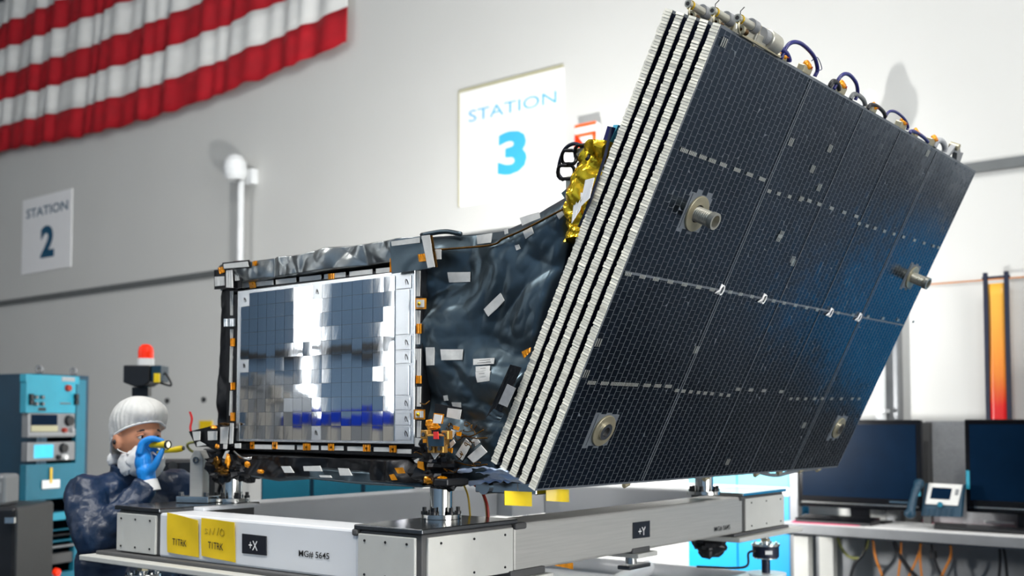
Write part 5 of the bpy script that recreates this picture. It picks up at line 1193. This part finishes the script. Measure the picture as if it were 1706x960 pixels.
# mask
def maskfn(q, u):
    k = 1+.12*noise.noise(u*3.4)+.05*abs(noise.noise(u*8))+.03*math.sin(u.z*14)*max(0, u.y); return q*k
m = MB(); m.sph(L(0, .060, -.088), (.072, .068, .066), 36, 24, maskfn, AXP); m.build('face_mask', 'mask_cloth', ps, smooth=True)
m = MB(); m.sph(L(.060, .018, -.100), (.016, .048, .042), 24, 16, maskfn, AXP); m.build('mask_flap', 'mask_cloth', ps, smooth=True)
m = MB(); m.sph(L(.035, -.10, -.085), (.034, .024, .030), 24, 16, maskfn, AXP); m.build('neck_cover', 'mask_cloth', ps, smooth=True)
MB().tube(bez([L(.066, .055, -.06), L(.082, .02, -.05), L(.080, -.02, -.035), L(.06, -.08, -.03)]), .0022, 6).build('mask_strap', 'mask_cloth', ps, smooth=True)
# gown
g = MB()
limb(g, [L(0, -.045, -.215), L(0, -.033, -.135)], [.082, .070])
g.sph(L(0, -.06, -.32), (.198, .145, .15), 28, 18, None, AXP); g.sph(L(0, -.05, -.50), (.20, .155, .24), 28, 18, None, AXP); g.sph(L(0, -.05, -.74), (.205, .16, .22), 28, 18, None, AXP)
limb(g, [L(.185, -.055, -.225), L(0, -.05, -.185), L(-.185, -.055, -.225)], [.070, .078, .070])
limb(g, [SHR, SHR.lerp(ELB, .5)-ZV*.01, ELB], [.074, .077, .070]); limb(g, [ELB, ELB.lerp(WR, .45)-ZV*.012, WR.lerp(ELB, .10)], [.072, .070, .044])
limb(g, [SHL, SHL.lerp(ELL, .5), ELL], [.084, .08, .066]); limb(g, [ELL, ELL.lerp(WRL, .45), WRL], [.066, .06, .044])
for s in (-1, 1): limb(g, [L(s*.09, -.045, -.80), L(s*.10, -.03, -1.15), L(s*.105, -.05, -hz_+.10)], [.115, .088, .075])
def wr(p):   # folds of the cloth
    d = .010*abs(noise.noise(p*13))+.006*noise.noise(p*26+V((3, 1, 5))); return d
gown = g.build('gown', 'gown', ps, smooth=True); remesh(gown, .010, 4)
tx = D.textures.new('folds', 'CLOUDS'); tx.noise_scale = .09; tx.noise_depth = 2
dm = gown.modifiers.new('folds', 'DISPLACE'); dm.texture = tx; dm.strength = .03; dm.mid_level = .5; dm.texture_coords = 'GLOBAL'
tx = D.textures.new('folds_fine', 'CLOUDS'); tx.noise_scale = .035
dm = gown.modifiers.new('folds_fine', 'DISPLACE'); dm.texture = tx; dm.strength = .012; dm.mid_level = .5; dm.texture_coords = 'GLOBAL'
MB().ring(L(0, -.040, -.165), ZV+F_*.15, .082, .064, .055, 28).build('gown_collar', 'gown', ps, smooth=40)
for s in (-1, 1):
    m = MB(); limb(m, [L(s*.105, -.08, -hz_+.05), L(s*.115, .11, -hz_+.045)], [.05, .044]); o = m.build('shoe_cover', 'glove', ps, smooth=True)
# right glove: pinch grip, loop of thumb and forefinger towards the camera
def hd(px, py, e=0.): return dist(px, py, 3.96+PD+e)
h = MB()
limb(h, [WR, hd(243, 786, .005)], [.030, .035]); h.sph(hd(240, 770, .02), (.033, .042, .048), 16, 12, None, (RT, FH, ZV))
fing = [([(233, 753, -.012), (238, 738, -.012), (253, 731, -.010), (270, 735, -.004)], [.0150, .0135, .0118, .0095]),
        ([(232, 756, .010), (238, 742, .012), (254, 736, .014), (271, 741, .012)], [.0148, .0132, .0115, .0095]),
        ([(234, 762, .032), (242, 750, .036), (256, 748, .038), (266, 757, .034)], [.0140, .0125, .011, .009]),
        ([(238, 770, .050), (246, 761, .054), (257, 762, .054), (263, 770, .048)], [.0125, .011, .0098, .008]),
        ([(246, 788, -.012), (257, 777, -.022), (264, 764, -.022), (271, 750, -.012)], [.0175, .0148, .0125, .0098])]
for pts, rs in fing: limb(h, [hd(*p) for p in pts], rs, 10)
o = h.build('glove', 'glove', ps, smooth=True); remesh(o, .0028, 3)
m = MB(); d_ = (hd(243, 786, .005)-WR).normalized(); m.tube([WR-d_*.03, WR+d_*.012], [.040, .035], 20); m.build('glove_cuff', 'mask_cloth', ps, smooth=40)
# left glove, low behind the frame
h = MB(); limb(h, [WRL, WRL+F_*.05], [.027, .03]); h.sph(WRL+F_*.07, (.042, .045, .022), 14, 10, None, AXP)
for k in range(4): limb(h, [WRL+F_*.10+R_*(.03-.02*k), WRL+F_*.14+R_*(.034-.022*k)-ZV*.008, WRL+F_*(.165+.008*(k in (1, 2)))+R_*(.034-.022*k)-ZV*.03], [.0105, .0098, .0082], 8)
limb(h, [WRL+F_*.05-R_*-.035, WRL+F_*.085+R_*.058-ZV*.01, WRL+F_*.115+R_*.06-ZV*.02], [.013, .011, .009], 8)
o = h.build('glove', 'glove', ps, smooth=True); remesh(o, .004, 3)
# flashlights
a, b_ = hd(262, 741, .004), hd(279, 741, -.018)
t = thing('flashlight', a, 'short yellow flashlight with a round lens held in the blue glove', 'flashlight')
d_ = (b_-a).normalized(); MB().cyl(a-d_*.03, b_, .0115, .0135, n=20).build('barrel', 'yellow_plastic', t, smooth=40)
MB().ring(b_-d_*.002, d_, .0155, .0118, .008, 22).build('lens_ring', 'black_plastic', t, smooth=40); MB().cyl(b_, b_+d_*.003, .0118, n=20).build('lens', 'lens_glass', t)
a, b_ = hd(266, 754, -.004), hd(305, 747, -.03); d_ = (b_-a).normalized()
t = thing('penlight', a, 'long yellow penlight pointing right from the blue glove', 'flashlight')
MB().tube([a-d_*.01, a+d_*.02, a.lerp(b_, .45), a.lerp(b_, .7), a.lerp(b_, .92), b_], [.0055, .0058, .0085, .0115, .0112, .0085], 14).build('barrel', 'yellow_plastic', t, smooth=True)
MB().cyl(b_, b_+d_*.004, .0075, n=14).build('tip', 'black_plastic', t, smooth=40)
